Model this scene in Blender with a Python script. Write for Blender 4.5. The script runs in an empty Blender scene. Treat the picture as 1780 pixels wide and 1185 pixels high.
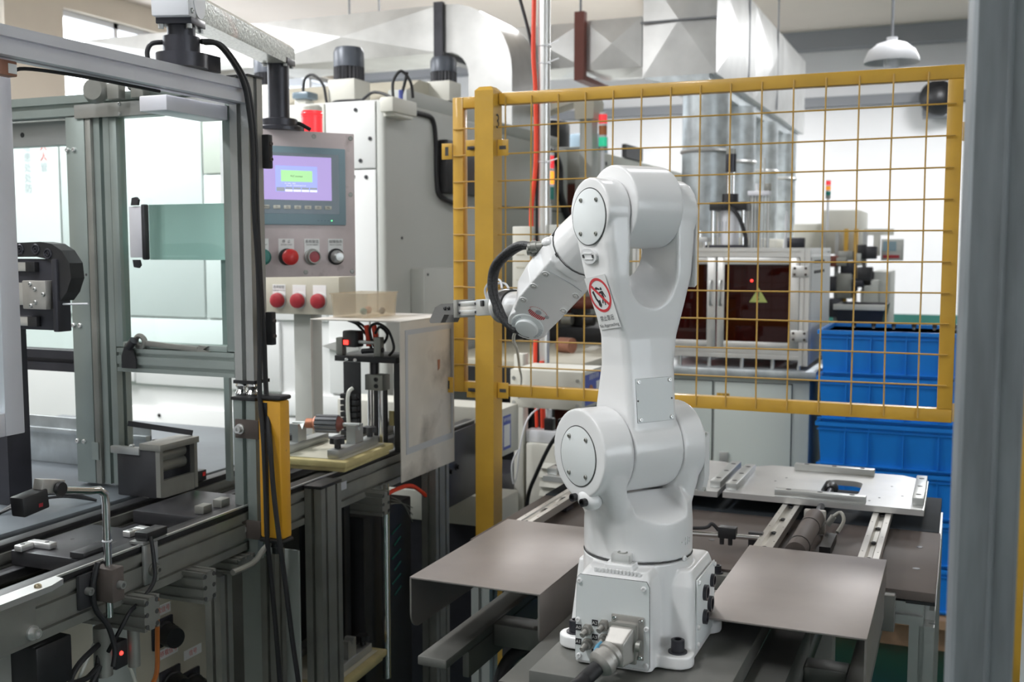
import bpy, bmesh, math, random
from math import sin, cos, pi, radians, sqrt, atan2
from mathutils import Vector as V, Matrix as MX
random.seed(7)
SC = bpy.context.scene
COL = SC.collection
# ------------------------------------------------------------------ camera
cd = bpy.data.cameras.new('camera'); cam = bpy.data.objects.new('camera', cd); COL.objects.link(cam)
cam.location = (0, 0, 1.5); cam.rotation_euler = (radians(85), 0, radians(23))
cd.sensor_width = 36; cd.lens = 1850 / 1780 * 36; cd.clip_start = .05; cd.clip_end = 100
cd.dof.use_dof = True; cd.dof.focus_distance = 1.75; cd.dof.aperture_fstop = 7.0
SC.camera = cam
# ------------------------------------------------------------------ world, lights, exposure
w = bpy.data.worlds.new('world'); SC.world = w; w.use_nodes = True
bg = w.node_tree.nodes['Background']; bg.inputs[0].default_value = (.93, .96, 1, 1); bg.inputs[1].default_value = 5.0
def area(name, loc, rot, sx, sy, power, col=(.975, .985, 1.0)):
    l = bpy.data.lights.new(name, 'AREA'); l.shape = 'RECTANGLE'; l.size = sx; l.size_y = sy; l.energy = power; l.color = col
    o = bpy.data.objects.new(name, l); COL.objects.link(o); o.location = loc; o.rotation_euler = rot
    return o
LAMPS = [(-3.2, .2, 3.45), (-1.5, .2, 3.45), (-3.4, 2.3, 3.45), (-.4, 3.4, 3.45), (-2.9, 6.8, 3.45), (-.2, 6.8, 3.45), (-5.4, 3.4, 3.45), (-2.6, 9.8, 3.45), (.2, 9.8, 3.45), (2.4, 3.4, 3.45)]
POW = [34, 46, 98, 8, 80, 28, 105, 95, 105, 8]
for p, e in zip(LAMPS, POW):
    area('lamp_light', (p[0], p[1], p[2] - .04), (0, 0, 0), .3, 1.2, e)
vs = SC.view_settings; vs.view_transform = 'Standard'; vs.look = 'None'; vs.gamma = 1; vs.exposure = 0.1; vs.use_curve_mapping = False

# ------------------------------------------------------------------ materials
MT = {}
def mat(n, col, rough=.5, metal=0., var=0., scale=20., bump=0., coat=0., spec=.5, emit=None, es=1., stretch=None, dirt=None):
    m = bpy.data.materials.new(n); m.use_nodes = True; t = m.node_tree; b = t.nodes['Principled BSDF']
    c = (*col, 1); b.inputs['Base Color'].default_value = c
    b.inputs['Roughness'].default_value = rough; b.inputs['Metallic'].default_value = metal
    b.inputs['Coat Weight'].default_value = coat; b.inputs['Specular IOR Level'].default_value = spec
    if emit: b.inputs['Emission Color'].default_value = (*emit, 1); b.inputs['Emission Strength'].default_value = es
    if var or bump or dirt:
        tc = t.nodes.new('ShaderNodeTexCoord'); no = t.nodes.new('ShaderNodeTexNoise'); no.inputs['Scale'].default_value = scale; no.inputs['Detail'].default_value = 6
        src = tc.outputs['Object']
        if stretch:
            mp = t.nodes.new('ShaderNodeMapping'); mp.inputs['Scale'].default_value = stretch; t.links.new(src, mp.inputs[0]); src = mp.outputs[0]
        t.links.new(src, no.inputs['Vector'])
        if var:
            r = t.nodes.new('ShaderNodeValToRGB'); r.color_ramp.elements[0].position = .3; r.color_ramp.elements[1].position = .7
            r.color_ramp.elements[0].color = (*[max(0, x * (1 - var)) for x in col], 1); r.color_ramp.elements[1].color = (*[min(1, x * (1 + var)) for x in col], 1)
            t.links.new(no.outputs['Fac'], r.inputs[0]); out = r.outputs[0]
            if dirt:
                n2 = t.nodes.new('ShaderNodeTexNoise'); n2.inputs['Scale'].default_value = dirt[1]; n2.inputs['Detail'].default_value = 8; t.links.new(tc.outputs['Object'], n2.inputs['Vector'])
                r2 = t.nodes.new('ShaderNodeValToRGB'); r2.color_ramp.elements[0].position = dirt[2]; r2.color_ramp.elements[1].position = dirt[2] + .12
                r2.color_ramp.elements[0].color = (0, 0, 0, 1); r2.color_ramp.elements[1].color = (1, 1, 1, 1); t.links.new(n2.outputs['Fac'], r2.inputs[0])
                mx = t.nodes.new('ShaderNodeMix'); mx.data_type = 'RGBA'; mx.inputs[7].default_value = (*dirt[0], 1)
                t.links.new(r2.outputs[0], mx.inputs[0]); t.links.new(out, mx.inputs[6]); out = mx.outputs[2]
            t.links.new(out, b.inputs['Base Color'])
        if bump:
            bn = t.nodes.new('ShaderNodeBump'); bn.inputs['Strength'].default_value = bump; bn.inputs['Distance'].default_value = .004
            t.links.new(no.outputs['Fac'], bn.inputs['Height']); t.links.new(bn.outputs[0], b.inputs['Normal'])
    MT[n] = m
    return m
def glassmat(n, tint, gl=.08, rough=.02):
    m = bpy.data.materials.new(n); m.use_nodes = True; t = m.node_tree; t.nodes.clear()
    o = t.nodes.new('ShaderNodeOutputMaterial'); a = t.nodes.new('ShaderNodeBsdfTransparent'); a.inputs[0].default_value = (*tint, 1)
    g = t.nodes.new('ShaderNodeBsdfGlossy'); g.inputs['Roughness'].default_value = rough
    mx = t.nodes.new('ShaderNodeMixShader'); mx.inputs[0].default_value = gl
    t.links.new(a.outputs[0], mx.inputs[1]); t.links.new(g.outputs[0], mx.inputs[2]); t.links.new(mx.outputs[0], o.inputs[0]); MT[n] = m
mat('alu', (.50, .51, .50), .38, .75, .06, 9, stretch=(1, 1, 1))
mat('alu_green', (.36, .41, .39), .42, .6, .07, 7)
mat('alu_dull', (.30, .30, .275), .45, .55, .12, 14)
mat('alu_bright', (.78, .78, .77), .33, .8, .05, 12)
mat('alu_panel', (.74, .74, .79), .4, .25, .05, 6)
mat('cast_alu', (.44, .425, .40), .5, .7, .08, 40)
mat('sheet', (.34, .31, .295), .47, .85, .10, 5, .06)
mat('steel', (.115, .095, .086), .6, 0, .12, 6, .03, spec=.25)
mat('steel_frame', (.16, .16, .148), .5, .3, .14, 9)
mat('galv', (.50, .54, .56), .42, .6, .22, 14, .1)
mat('galv_duct', (.58, .58, .57), .36, .55, .12, 5, .06)
mat('galv_post', (.20, .22, .235), .5, .3, .16, 26, .15, stretch=(3, 3, .4))
mat('chrome', (.80, .80, .80), .12, 1.)
mat('rail_steel', (.62, .60, .56), .3, .8)
mat('black', (.018, .018, .02), .42, 0, .2, 30)
mat('black_metal', (.045, .045, .055), .36, .35, .2, 12)
mat('rubber', (.015, .015, .017), .55)
mat('dark_bed', (.16, .18, .20), .42, .35, .15, 6)
mat('dark_iron', (.055, .055, .06), .4, .5, .2, 8)
mat('white_robot', (.84, .84, .84), .28, 0, 0, coat=.35)
mat('white_panel', (.76, .79, .79), .38)
mat('seam', (.06, .06, .06), .7)
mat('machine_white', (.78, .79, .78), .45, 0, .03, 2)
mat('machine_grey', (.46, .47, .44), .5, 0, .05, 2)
mat('cream', (.64, .63, .565), .5, 0, .05, 4)
mat('cream_dirty', (.60, .57, .52), .55, 0, .1, 8, dirt=((.24, .22, .20), 4., .56))
mat('beige_box', (.52, .49, .40), .5, 0, .06, 7)
mat('bench_grey', (.50, .545, .52), .45, 0, .02, 3)
mat('yellow', (.62, .36, .045), .38, 0, .08, 10, .04, coat=.2, dirt=((.16, .08, .03), 22., .73))
mat('yellow_wire', (.50, .30, .06), .45)
mat('yellow_guard', (.75, .38, .03), .35, 0, .05, 8, coat=.2, dirt=((.08, .05, .03), 30., .70))
mat('blue', (.010, .20, .66), .4, 0, .06, 5, spec=.4)
mat('blue_dark', (.02, .05, .25), .4)
mat('floor_green', (.006, .048, .034), .38, 0, .15, 3, dirt=((.02, .04, .03), 2.2, .6))
mat('wall_white', (.82, .82, .83), .8, 0, .03, 2)
mat('wall_beige', (.66, .59, .50), .85, 0, .04, 2)
mat('wall_dado', (.03, .16, .13), .6, 0, .1, 3)
mat('ceiling', (.80, .71, .64), .85, 0, .04, 1)
mat('beam', (.26, .27, .29), .6)
mat('red', (.60, .03, .03), .35, coat=.2)
mat('red_dark', (.34, .02, .03), .4)
mat('red_sign', (.66, .05, .06), .5)
mat('red_tube', (.85, .07, .03), .35)
mat('orange_tube', (.55, .16, .03), .4)
mat('brown_red', (.18, .05, .035), .55)
mat('copper', (.50, .20, .12), .35, .6, .15, 40)
mat('copper_roll', (.38, .18, .12), .5, .3, .15, 30)
mat('green_btn', (.015, .17, .14), .4)
mat('ink', (.03, .03, .035), .7)
mat('ink_grey', (.45, .47, .50), .7)
mat('paper', (.80, .80, .79), .7)
mat('label_blue', (.10, .13, .45), .5)
mat('hmi_plate', (.58, .50, .50), .42, .1, .12, 9, dirt=((.2, .15, .14), 9., .62))
mat('hmi_bezel', (.24, .34, .39), .35)
mat('hmi_bezel_dark', (.15, .20, .24), .3)
mat('scr_purple', (.1, .08, .2), .2, emit=(.36, .25, .58), es=.9)
mat('scr_blue', (.1, .1, .3), .2, emit=(.30, .36, .90), es=.9)
mat('scr_green', (.1, .3, .1), .2, emit=(.36, .70, .28), es=.9)
mat('scr_white', (.5, .5, .5), .2, emit=(.75, .74, .80), es=.9)
mat('scr_grey', (.1, .1, .1), .2, emit=(.20, .22, .27), es=.9)
mat('led_green', (.05, .4, .1), .3, emit=(.1, 1, .25), es=3)
mat('led_red', (.5, .02, .02), .3, emit=(1, .04, .03), es=3)
mat('led_orange', (.6, .2, .02), .3, emit=(1, .30, .02), es=1.5)
mat('tl_red', (.7, .04, .05), .25, emit=(1, .05, .06), es=.6)
mat('tl_orange', (.7, .25, .03), .25, emit=(1, .35, .02), es=.5)
mat('tl_orange_off', (.45, .14, .03), .3)
mat('tl_green', (.02, .45, .28), .25, emit=(.03, .8, .4), es=.4)
mat('tl_teal', (.01, .22, .18), .3)
mat('cable_sleeve', (.03, .03, .032), .5, 0, .5, 300, .6)
mat('tray_resin', (.50, .42, .20), .45, 0, .15, 18)
mat('blue_tube', (.12, .36, .55), .3)
mat('clear_tube', (.62, .62, .56), .3)
mat('white_plastic', (.75, .76, .79), .4)
mat('wood', (.35, .22, .13), .7, 0, .2, 12)
mat('olive', (.35, .40, .12), .5)
mat('lam_grey', (.16, .16, .17), .4, .4)
mat('brass', (.45, .38, .26), .35, .8)
glassmat('glass', (.92, .985, .975), .05)
glassmat('glass_red', (.20, .014, .010), .04)
mat('machine_green_shaded', (.29, .305, .27), .5, 0, .06, 2)  # grey-green darkened, shade on the machine row put into its colour
mat('gunmetal', (.13, .13, .13), .4, .4)
glassmat('plastic_clear', (.93, .90, .84), .10, .25)
_t = MT['plastic_clear'].node_tree; _d = _t.nodes.new('ShaderNodeBsdfDiffuse'); _d.inputs[0].default_value = (.78, .71, .60, 1); _m = _t.nodes.new('ShaderNodeMixShader'); _m.inputs[0].default_value = .22
_o = [n for n in _t.nodes if n.type == 'OUTPUT_MATERIAL'][0]; _l = _o.inputs[0].links[0].from_socket; _t.links.new(_l, _m.inputs[1]); _t.links.new(_d.outputs[0], _m.inputs[2]); _t.links.new(_m.outputs[0], _o.inputs[0])
mat('slate', (.040, .047, .055), .7, 0, .2, 8, spec=.15)
mat('motor_blue', (.085, .095, .115), .4, .2, .1, 12)
_t = MT['glass_red'].node_tree; _d = _t.nodes.new('ShaderNodeBsdfDiffuse'); _d.inputs[0].default_value = (.055, .006, .004, 1); _m = _t.nodes.new('ShaderNodeMixShader'); _m.inputs[0].default_value = .35
_o = [n for n in _t.nodes if n.type == 'OUTPUT_MATERIAL'][0]; _l = _o.inputs[0].links[0].from_socket; _t.links.new(_l, _m.inputs[1]); _t.links.new(_d.outputs[0], _m.inputs[2]); _t.links.new(_m.outputs[0], _o.inputs[0])
glassmat('film', (.80, .88, .92), .10, .12)
glassmat('window_glass', (.97, .99, 1), .02)

# ------------------------------------------------------------------ builders
WR = {}
def root(name, label, cat, loc=(0, 0, 0), rz=0., group=None, local=False, M=None):
    o = bpy.data.objects.new(name, None); o.empty_display_size = .05; COL.objects.link(o)
    m = M if M is not None else MX.Translation(loc) @ MX.Rotation(rz, 4, 'Z')
    o.matrix_world = m
    if not local: WR[o.name] = m.inverted()
    tag(o, label, cat, group); return o
def tag(o, label=None, cat=None, group=None, kind=None):
    if label: o['label'] = label
    if cat: o['category'] = cat
    if group: o['group'] = group
    if kind: o['kind'] = kind
    return o
def basis(d, up=V((0, 0, 1))):
    d = V(d).normalized()
    if abs(d.dot(up)) > .99: up = V((1, 0, 0))
    u = up.cross(d).normalized(); v = d.cross(u); return u, v, d
def crom(P, k=6, closed=False):
    P = [V(p) for p in P]; R = []
    n = len(P)
    for i in range(n - 1):
        p0 = P[max(0, i - 1)]; p1 = P[i]; p2 = P[i + 1]; p3 = P[min(n - 1, i + 2)]
        for j in range(k):
            t = j / k
            R.append(.5 * ((2 * p1) + (-p0 + p2) * t + (2 * p0 - 5 * p1 + 4 * p2 - p3) * t * t + (-p0 + 3 * p1 - 3 * p2 + p3) * t ** 3))
    R.append(P[-1]); return R
class G:
    def __init__(s, M=None): s.bm = bmesh.new(); s.M = M
    def vs(s, pts): return [s.bm.verts.new(p) for p in pts]
    def f(s, vv):
        try: return s.bm.faces.new(vv)
        except ValueError: return None
    def obb(s, c, ax, h, bv=0., seg=2):
        c = V(c); a = [V(x) for x in ax]
        v = s.vs([c + a[0] * (i * h[0]) + a[1] * (j * h[1]) + a[2] * (k * h[2]) for i in (-1, 1) for j in (-1, 1) for k in (-1, 1)])
        F = [s.f([v[i] for i in q]) for q in ((0, 1, 3, 2), (4, 6, 7, 5), (0, 4, 5, 1), (2, 3, 7, 6), (0, 2, 6, 4), (1, 5, 7, 3))]
        if bv:
            E = {e for f in F for e in f.edges}
            bmesh.ops.bevel(s.bm, geom=list(E), offset=bv, segments=seg, affect='EDGES', profile=.5)
        return s
    def box(s, x0, x1, y0, y1, z0, z1, bv=0., seg=2):
        return s.obb(((x0 + x1) / 2, (y0 + y1) / 2, (z0 + z1) / 2), ((1, 0, 0), (0, 1, 0), (0, 0, 1)), (abs(x1 - x0) / 2, abs(y1 - y0) / 2, abs(z1 - z0) / 2), bv, seg)
    def bar(s, p0, p1, w, h, bv=0., up=(0, 0, 1)):
        p0 = V(p0); p1 = V(p1); u, v, d = basis(p1 - p0, V(up)); return s.obb((p0 + p1) / 2, (u, v, d), (w / 2, h / 2, (p1 - p0).length / 2), bv)
    def lathe(s, p, d, prof, n=24, cap=True):
        u, v, d = basis(d); p = V(p); R = []
        for r, h in prof:
            R.append(s.vs([p + d * h + (u * cos(2 * pi * i / n) + v * sin(2 * pi * i / n)) * max(r, 1e-5) for i in range(n)]))
        for a, b in zip(R, R[1:]):
            for i in range(n): s.f([a[i], a[(i + 1) % n], b[(i + 1) % n], b[i]])
        if cap: s.f(R[0][::-1]); s.f(R[-1])
        return s
    def cyl(s, p0, p1, r, r2=None, n=20, bv=0.):
        p0 = V(p0); p1 = V(p1); L = (p1 - p0).length; r2 = r if r2 is None else r2
        pr = [(r, 0), (r2, L)] if not bv else [(r - bv, 0), (r - bv * .3, bv * .3), (r, bv), (r2, L - bv), (r2 - bv * .3, L - bv * .3), (r2 - bv, L)]
        return s.lathe(p0, p1 - p0, pr, n)
    def tube(s, pts, r, n=10, k=6, smooth=True):
        P = crom(pts, k) if smooth and len(pts) > 2 else [V(p) for p in pts]
        R = []; up = None; u = None
        for i, p in enumerate(P):
            d = (P[min(i + 1, len(P) - 1)] - P[max(i - 1, 0)]).normalized()
            if u is None: u, v, _ = basis(d)
            else:
                u = (u - d * u.dot(d)).normalized(); v = d.cross(u)
            rr = r[min(i * len(r) // len(P), len(r) - 1)] if isinstance(r, (list, tuple)) else r
            R.append(s.vs([p + (u * cos(2 * pi * j / n) + v * sin(2 * pi * j / n)) * rr for j in range(n)]))
        for a, b in zip(R, R[1:]):
            for j in range(n): s.f([a[j], a[(j + 1) % n], b[(j + 1) % n], b[j]])
        s.f(R[0][::-1]); s.f(R[-1]); return s
    def prism(s, poly, vec):
        a = s.vs([V(p) for p in poly]); b = s.vs([V(p) + V(vec) for p in poly]); n = len(a)
        s.f(a[::-1]); s.f(b)
        for i in range(n): s.f([a[i], a[(i + 1) % n], b[(i + 1) % n], b[i]])
        return s
    def loft(s, secs):
        R = [s.vs(q) for q in secs]; n = len(R[0])
        for a, b in zip(R, R[1:]):
            for j in range(n): s.f([a[j], a[(j + 1) % n], b[(j + 1) % n], b[j]])
        s.f(R[0][::-1]); s.f(R[-1]); return s
    def ball(s, c, r, n=12, m=8, sq=(1, 1, 1)):
        M = MX.Translation(V(c)) @ MX.Diagonal((r * sq[0], r * sq[1], r * sq[2], 1))
        bmesh.ops.create_uvsphere(s.bm, u_segments=n, v_segments=m, radius=1, matrix=M); return s
    def disc(s, c, d, r, n=24, th=.0008): return s.cyl(V(c), V(c) + V(d).normalized() * th, r, n=n)
    def ring(s, c, d, R, r, n=36, m=6):
        u, v, d = basis(d); c = V(c); Q = []
        for i in range(n):
            a = 2 * pi * i / n; e = u * cos(a) + v * sin(a)
            Q.append(s.vs([c + e * (R + r * cos(2 * pi * j / m)) + d * (r * sin(2 * pi * j / m)) for j in range(m)]))
        for i in range(n):
            a, b = Q[i], Q[(i + 1) % n]
            for j in range(m): s.f([a[j], a[(j + 1) % m], b[(j + 1) % m], b[j]])
        return s
    def screw(s, c, d, r=.004):
        d = V(d).normalized(); c = V(c)
        s.lathe(c, d, [(r, 0), (r, r * .5), (r * .75, r * .8), (r * .45, r * .8), (r * .45, r * .4)], 12); return s
    def ext(s, ax, a, b, c, w, h, mod=None, slot=None):
        """aluminium profile along axis ax (0,1,2) from a to b, centre c in the other two axes (cyclic order), w x h"""
        mod = mod or min(w, h); sw = (slot or mod * .2) / 2; dp = mod * .24
        P = []
        def side(p0, p1, nrm):
            L = (p1[0] - p0[0], p1[1] - p0[1]); ln = sqrt(L[0] ** 2 + L[1] ** 2); t = (L[0] / ln, L[1] / ln); k = max(1, round(ln / mod))
            P.append(p0)
            for i in range(k):
                m_ = (i + .5) * ln / k
                for q, e in ((m_ - sw, 0), (m_ - sw, dp), (m_ + sw, dp), (m_ + sw, 0)):
                    P.append((p0[0] + t[0] * q - nrm[0] * e, p0[1] + t[1] * q - nrm[1] * e))
        x, y = w / 2, h / 2
        side((-x, -y), (x, -y), (0, -1)); side((x, -y), (x, y), (1, 0)); side((x, y), (-x, y), (0, 1)); side((-x, y), (-x, -y), (-1, 0))
        i1, i2 = (ax + 1) % 3, (ax + 2) % 3; Q = []
        for p in P:
            q = [0, 0, 0]; q[ax] = a; q[i1] = c[0] + p[0]; q[i2] = c[1] + p[1]; Q.append(q)
        vec = [0, 0, 0]; vec[ax] = b - a; return s.prism(Q, vec)
    def out(s, name, m, par=None, sm=35, M=None):
        bmesh.ops.recalc_face_normals(s.bm, faces=s.bm.faces)
        me = bpy.data.meshes.new(name); s.bm.to_mesh(me); s.bm.free()
        M = M or s.M
        if M is not None: me.transform(M)
        me.materials.append(MT[m])
        if sm:
            me.shade_smooth(); me.set_sharp_from_angle(angle=radians(sm))
        o = bpy.data.objects.new(name, me); COL.objects.link(o)
        if par is not None:
            o.parent = par
            if par.name in WR: o.matrix_parent_inverse = WR[par.name]
        return o
def st(name, g, m): o = g.out(name, m); o['kind'] = 'structure'; return o
def copytree(o, dv, parent=None, label=None):
    c = o.copy(); COL.objects.link(c)
    if parent is None: c.location = V(o.location) + V(dv)
    else: c.parent = parent; c.matrix_parent_inverse = o.matrix_parent_inverse.copy()
    if label: c['label'] = label
    for ch in list(o.children): copytree(ch, dv, c)
    return c
def text(name, body, m, par, p, u, v, size, mirror=False, al='CENTER', lift=.0004):
    """flat printed lettering at p, reading along u, upright along v"""
    cu = bpy.data.curves.new(name, 'FONT'); cu.body = body; cu.size = size; cu.align_x = al; cu.align_y = 'CENTER'; cu.resolution_u = 2
    t = bpy.data.objects.new(name, cu); COL.objects.link(t); dg = bpy.context.evaluated_depsgraph_get()
    me = bpy.data.meshes.new_from_object(t.evaluated_get(dg)); bpy.data.objects.remove(t); bpy.data.curves.remove(cu)
    u = V(u).normalized(); v = V(v).normalized(); n = u.cross(v); p = V(p) + n * lift
    M = MX(((u.x, v.x, n.x, p.x), (u.y, v.y, n.y, p.y), (u.z, v.z, n.z, p.z), (0, 0, 0, 1)))
    me.transform(M); me.materials.clear(); me.materials.append(MT[m]); o = bpy.data.objects.new(name, me); COL.objects.link(o)
    if par is not None:
        o.parent = par
        if par.name in WR: o.matrix_parent_inverse = WR[par.name]
    return o
def remesh(g, name, m, par, cutters=(), vox=.0025, it=8, M=None):
    """cast part: shells united by voxels and smoothed so that they flow into one another"""
    o = g.out(name, m, None, 0, M=MX.Identity(4)); cs = []
    for c in cutters:
        k = c.out('cut', m, None, 0, M=MX.Identity(4)); cs.append(k)
    r = o.modifiers.new('r0', 'REMESH'); r.mode = 'VOXEL'; r.voxel_size = vox
    for k in cs:
        b = o.modifiers.new('b', 'BOOLEAN'); b.object = k; b.operation = 'DIFFERENCE'; b.solver = 'EXACT'
    if cs:
        r = o.modifiers.new('r1', 'REMESH'); r.mode = 'VOXEL'; r.voxel_size = vox
    s = o.modifiers.new('s', 'SMOOTH'); s.factor = .5; s.iterations = it
    dg = bpy.context.evaluated_depsgraph_get(); me = bpy.data.meshes.new_from_object(o.evaluated_get(dg))
    for k in cs + [o]: bpy.data.objects.remove(k)
    MM = M or g.M
    if MM is not None: me.transform(MM)
    me.materials.clear(); me.materials.append(MT[m]); me.shade_smooth()
    q = bpy.data.objects.new(name, me); COL.objects.link(q); q.parent = par
    if par is not None and par.name in WR: q.matrix_parent_inverse = WR[par.name]
    return q
# ================================================================== the hall
g = G(); g.box(-8, 6, -3, 14, -.1, 0); st('floor', g, 'floor_green')
g = G(); g.box(-8, 6, -3, 12.2, 3.7, 3.9); st('ceiling', g, 'ceiling')
g = G(); g.box(-8, 6, 12, 12.2, .8, 3.7); wb = st('wall_back', g, 'wall_white')
g = G(); g.box(-8, 6, 11.985, 12.2, 0, .8); st('trim_1', g, 'wall_dado')
g = G(); g.box(-8, 6, 11.9, 12, 3.0, 3.1); st('trim_2', g, 'beam')
g = G(); g.box(-8, 6, 11.4, 11.6, 3.52, 3.7); st('trim_3', g, 'beam')
def wall_y(name, x0, x1, y0, y1, wins, z0, z1, m, base):
    g = G(); g.box(x0, x1, y0, y1, 0, z0); g.box(x0, x1, y0, y1, z1, 3.7)
    ys = [y0] + [y for q in wins for y in q] + [y1]
    for a, b in zip(ys[::2], ys[1::2]): g.box(x0, x1, a, b, z0, z1)
    st(name, g, m); xm = (x0 + x1) / 2
    for i, (a, b) in enumerate(wins):
        g = G(); g.box(xm - .005, xm + .005, a + .04, b - .04, z0 + .04, z1 - .04); o = st('window_%d' % (base + i), g, 'window_glass')
        for z in (z0, (z0 + z1) / 2, z1 - .05):
            f = G(); f.box(xm - .03, xm + .03, a, b, z, z + .05); f.out('window_bar', 'white_plastic', o)
        for k in range(4):
            f = G(); y = a + (b - a - .05) * k / 3; f.box(xm - .03, xm + .03, y, y + .05, z0, z1); f.out('window_bar', 'white_plastic', o)
wall_y('wall_left', -7.2, -7, -3, 12, [(2.0, 4.2), (5.0, 6.3), (6.9, 8.9), (9.2, 11.4)], 1.7, 3.5, 'wall_beige', 1)
wall_y('wall_right', 6, 6.2, -3, 12, [(-2.4, 2.0)], 1.0, 3.0, 'wall_beige', 5)  # window added out of view to bring side light from the right
g = G(); g.box(-8, 6.2, -3.2, -3, 0, 3.7); st('wall_front', g, 'wall_white')
for i, p in enumerate(LAMPS):
    t = root('ceiling_lamp', 'long fluorescent ceiling lamp ' + ('above the camera, left', 'above the camera, right', 'over the glazed enclosure', 'over the robot table', 'over the grey machine row', 'over the round pipes', 'beside the left windows', 'by the back wall, left', 'by the back wall, right', 'to the right of the pillar')[i], 'lamp', p, group='ceiling lamps')
    g = G(); g.box(p[0] - .17, p[0] + .17, p[1] - .63, p[1] + .63, p[2], p[2] + .06, .01); g.out('housing', 'white_plastic', t)
    for s in (-.5, .5): g = G(); g.cyl((p[0], p[1] + s, p[2] + .06), (p[0], p[1] + s, 3.7), .008); g.out('hanger', 'beam', t)
# ================================================================== robot arm
JX, JY, PZ = -.479, 1.658, .850
AR = MX.Translation((JX, JY, 0)) @ MX.Rotation(atan2(.58322, -.81231), 4, 'Z')      # arm frame: x forward, y towards the left cover, z up
rb = root('industrial_robot', 'white six-axis industrial robot arm with no-approach sign, bolted to steel plate', 'robot', (JX, JY, PZ))
def rrect(x0, x1, y0, y1, z, r, n=5):
    r = min(r, (x1 - x0) / 2 - 1e-4, (y1 - y0) / 2 - 1e-4); P = []
    for cx, cy, a0 in ((x1 - r, y1 - r, 0), (x0 + r, y1 - r, 90), (x0 + r, y0 + r, 180), (x1 - r, y0 + r, 270)):
        for i in range(n + 1):
            a = radians(a0 + 90 * i / n); P.append((cx + r * cos(a), cy + r * sin(a), z))
    return P
# --- base casting
g = G()
g.loft([rrect(-.545, -.419, 1.532, 1.70, .852, .010), rrect(-.543, -.421, 1.532, 1.70, .96, .012), rrect(-.538, -.425, 1.532, 1.70, .992, .014), rrect(-.531, -.431, 1.545, 1.70, 1.003, .016)])
g.lathe((JX, JY, .852), (0, 0, 1), [(.093, 0), (.090, .06), (.089, .155)], 48)
g.box(-.50, -.455, 1.545, 1.60, .99, 1.012)                            # lug under the pin block
g.loft([rrect(-.425, -.372, 1.600, 1.76, .852, .012), rrect(-.425, -.374, 1.605, 1.76, .97, .012), rrect(-.425, -.380, 1.615, 1.75, .992, .012)])
g.loft([rrect(-.588, -.53, 1.62, 1.76, .852, .012), rrect(-.578, -.53, 1.64, 1.75, .985, .012)])
for x, y in ((-.568, 1.605), (-.392, 1.585), (-.575, 1.75), (-.385, 1.755)):
    g.cyl((x, y, .852), (x, y, .872), .026, n=28); g.box(min(x, JX), max(x, JX), y - .026, y + .05, .852, .872)
base = remesh(g, 'base', 'white_robot', rb, vox=.0022, it=7)
g = G(); g.ring((JX, JY, 1.0085), (0, 0, 1), .0882, .0011, 64); g.out('joint_seam', 'seam', rb)
for x, y in ((-.568, 1.605), (-.392, 1.585)):
    g = G(); g.cyl((x, y, .872), (x, y, .874), .015); g.lathe((x, y, .874), (0, 0, 1), [(.0105, 0), (.0105, .018), (.0085, .019), (.006, .019), (.006, .008)], 20); g.out('mounting_bolt', 'black_metal', rb)
# pin block on the seam
g = G(); g.box(-.492, -.462, 1.553, 1.578, .998, 1.026, .0015); o = g.out('pin_block', 'alu_bright', rb)
g = G(); g.ring((-.477, 1.566, 1.0262), (0, 0, 1), .007, .0012, 20); g.out('pin_hole', 'alu_dull', o)
# raised lettering plate on the sloping top
g = G()
for k in range(13): g.box(-.514 + k * .0058, -.5105 + k * .0058, 1.5385, 1.5425, .9995, 1.0055)
g.out('raised_lettering', 'white_robot', rb)
g = G()
for k, (a, b) in enumerate(((0, .012), (.016, .004), (.024, .004))):
    pass
# --- connector panel
FY = 1.530
def onp(u, v): return (-.541 + .117 * u, FY, .859 + .134 * v)        # panel coordinates 0..1
g = G(); g.prism([(q[0], 1.534, q[1]) for q in [(-.542 + .12 * a, .8575 + .137 * b) for a, b in ((.02, 0), (.98, 0), (1, .03), (.985, .94), (.95, 1), (.06, 1), (.02, .96), (0, .03))]], (0, -.0035, 0))
pn = g.out('connector_panel', 'white_panel', rb, 20)
g = G()
loop = [(-.542 + .12 * a, .8575 + .137 * b) for a, b in ((.02, 0), (.98, 0), (1, .03), (.985, .94), (.95, 1), (.06, 1), (.02, .96), (0, .03), (.02, 0))]
g.tube([(x, 1.5318, z) for x, z in loop], .0007, 6, smooth=False); g.out('panel_gasket', 'seam', pn)
for u, v in ((.05, .94), (.93, .93), (.03, .47), (.97, .47), (.05, .045), (.97, .04)):
    g = G(); p = onp(u, v); g.screw((p[0], 1.5305, p[2]), (0, -1, 0), .0042); g.out('panel_screw', 'white_robot', pn)
for (u, v), nm in zip(((.40, .45), (.17, .37), (.40, .28), (.17, .20), (.40, .10)), ('A2', 'A0', 'A3', 'A1', 'A4')):
    p = V(onp(u, v)); p.y = 1.5305
    g = G(); g.cyl(p, p + V((0, -.004, 0)), .0095, n=6); g.cyl(p + V((0, -.004, 0)), p + V((0, -.011, 0)), .0075, n=18); g.cyl(p + V((0, -.011, 0)), p + V((-.003, -.02, -.004)), .0045, n=14)
    g.out('air_fitting', 'cast_alu', pn)
    q = p + V((-.0155, 0, .001)); g = G(); g.box(q.x - .0048, q.x + .0048, 1.5297, 1.5308, q.z - .0048, q.z + .0048); lb = g.out('port_label', 'ink', pn)
    text('port_code', nm, 'paper', pn, (q.x, 1.5296, q.z), (1, 0, 0), (0, 0, 1), .0072)
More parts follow.
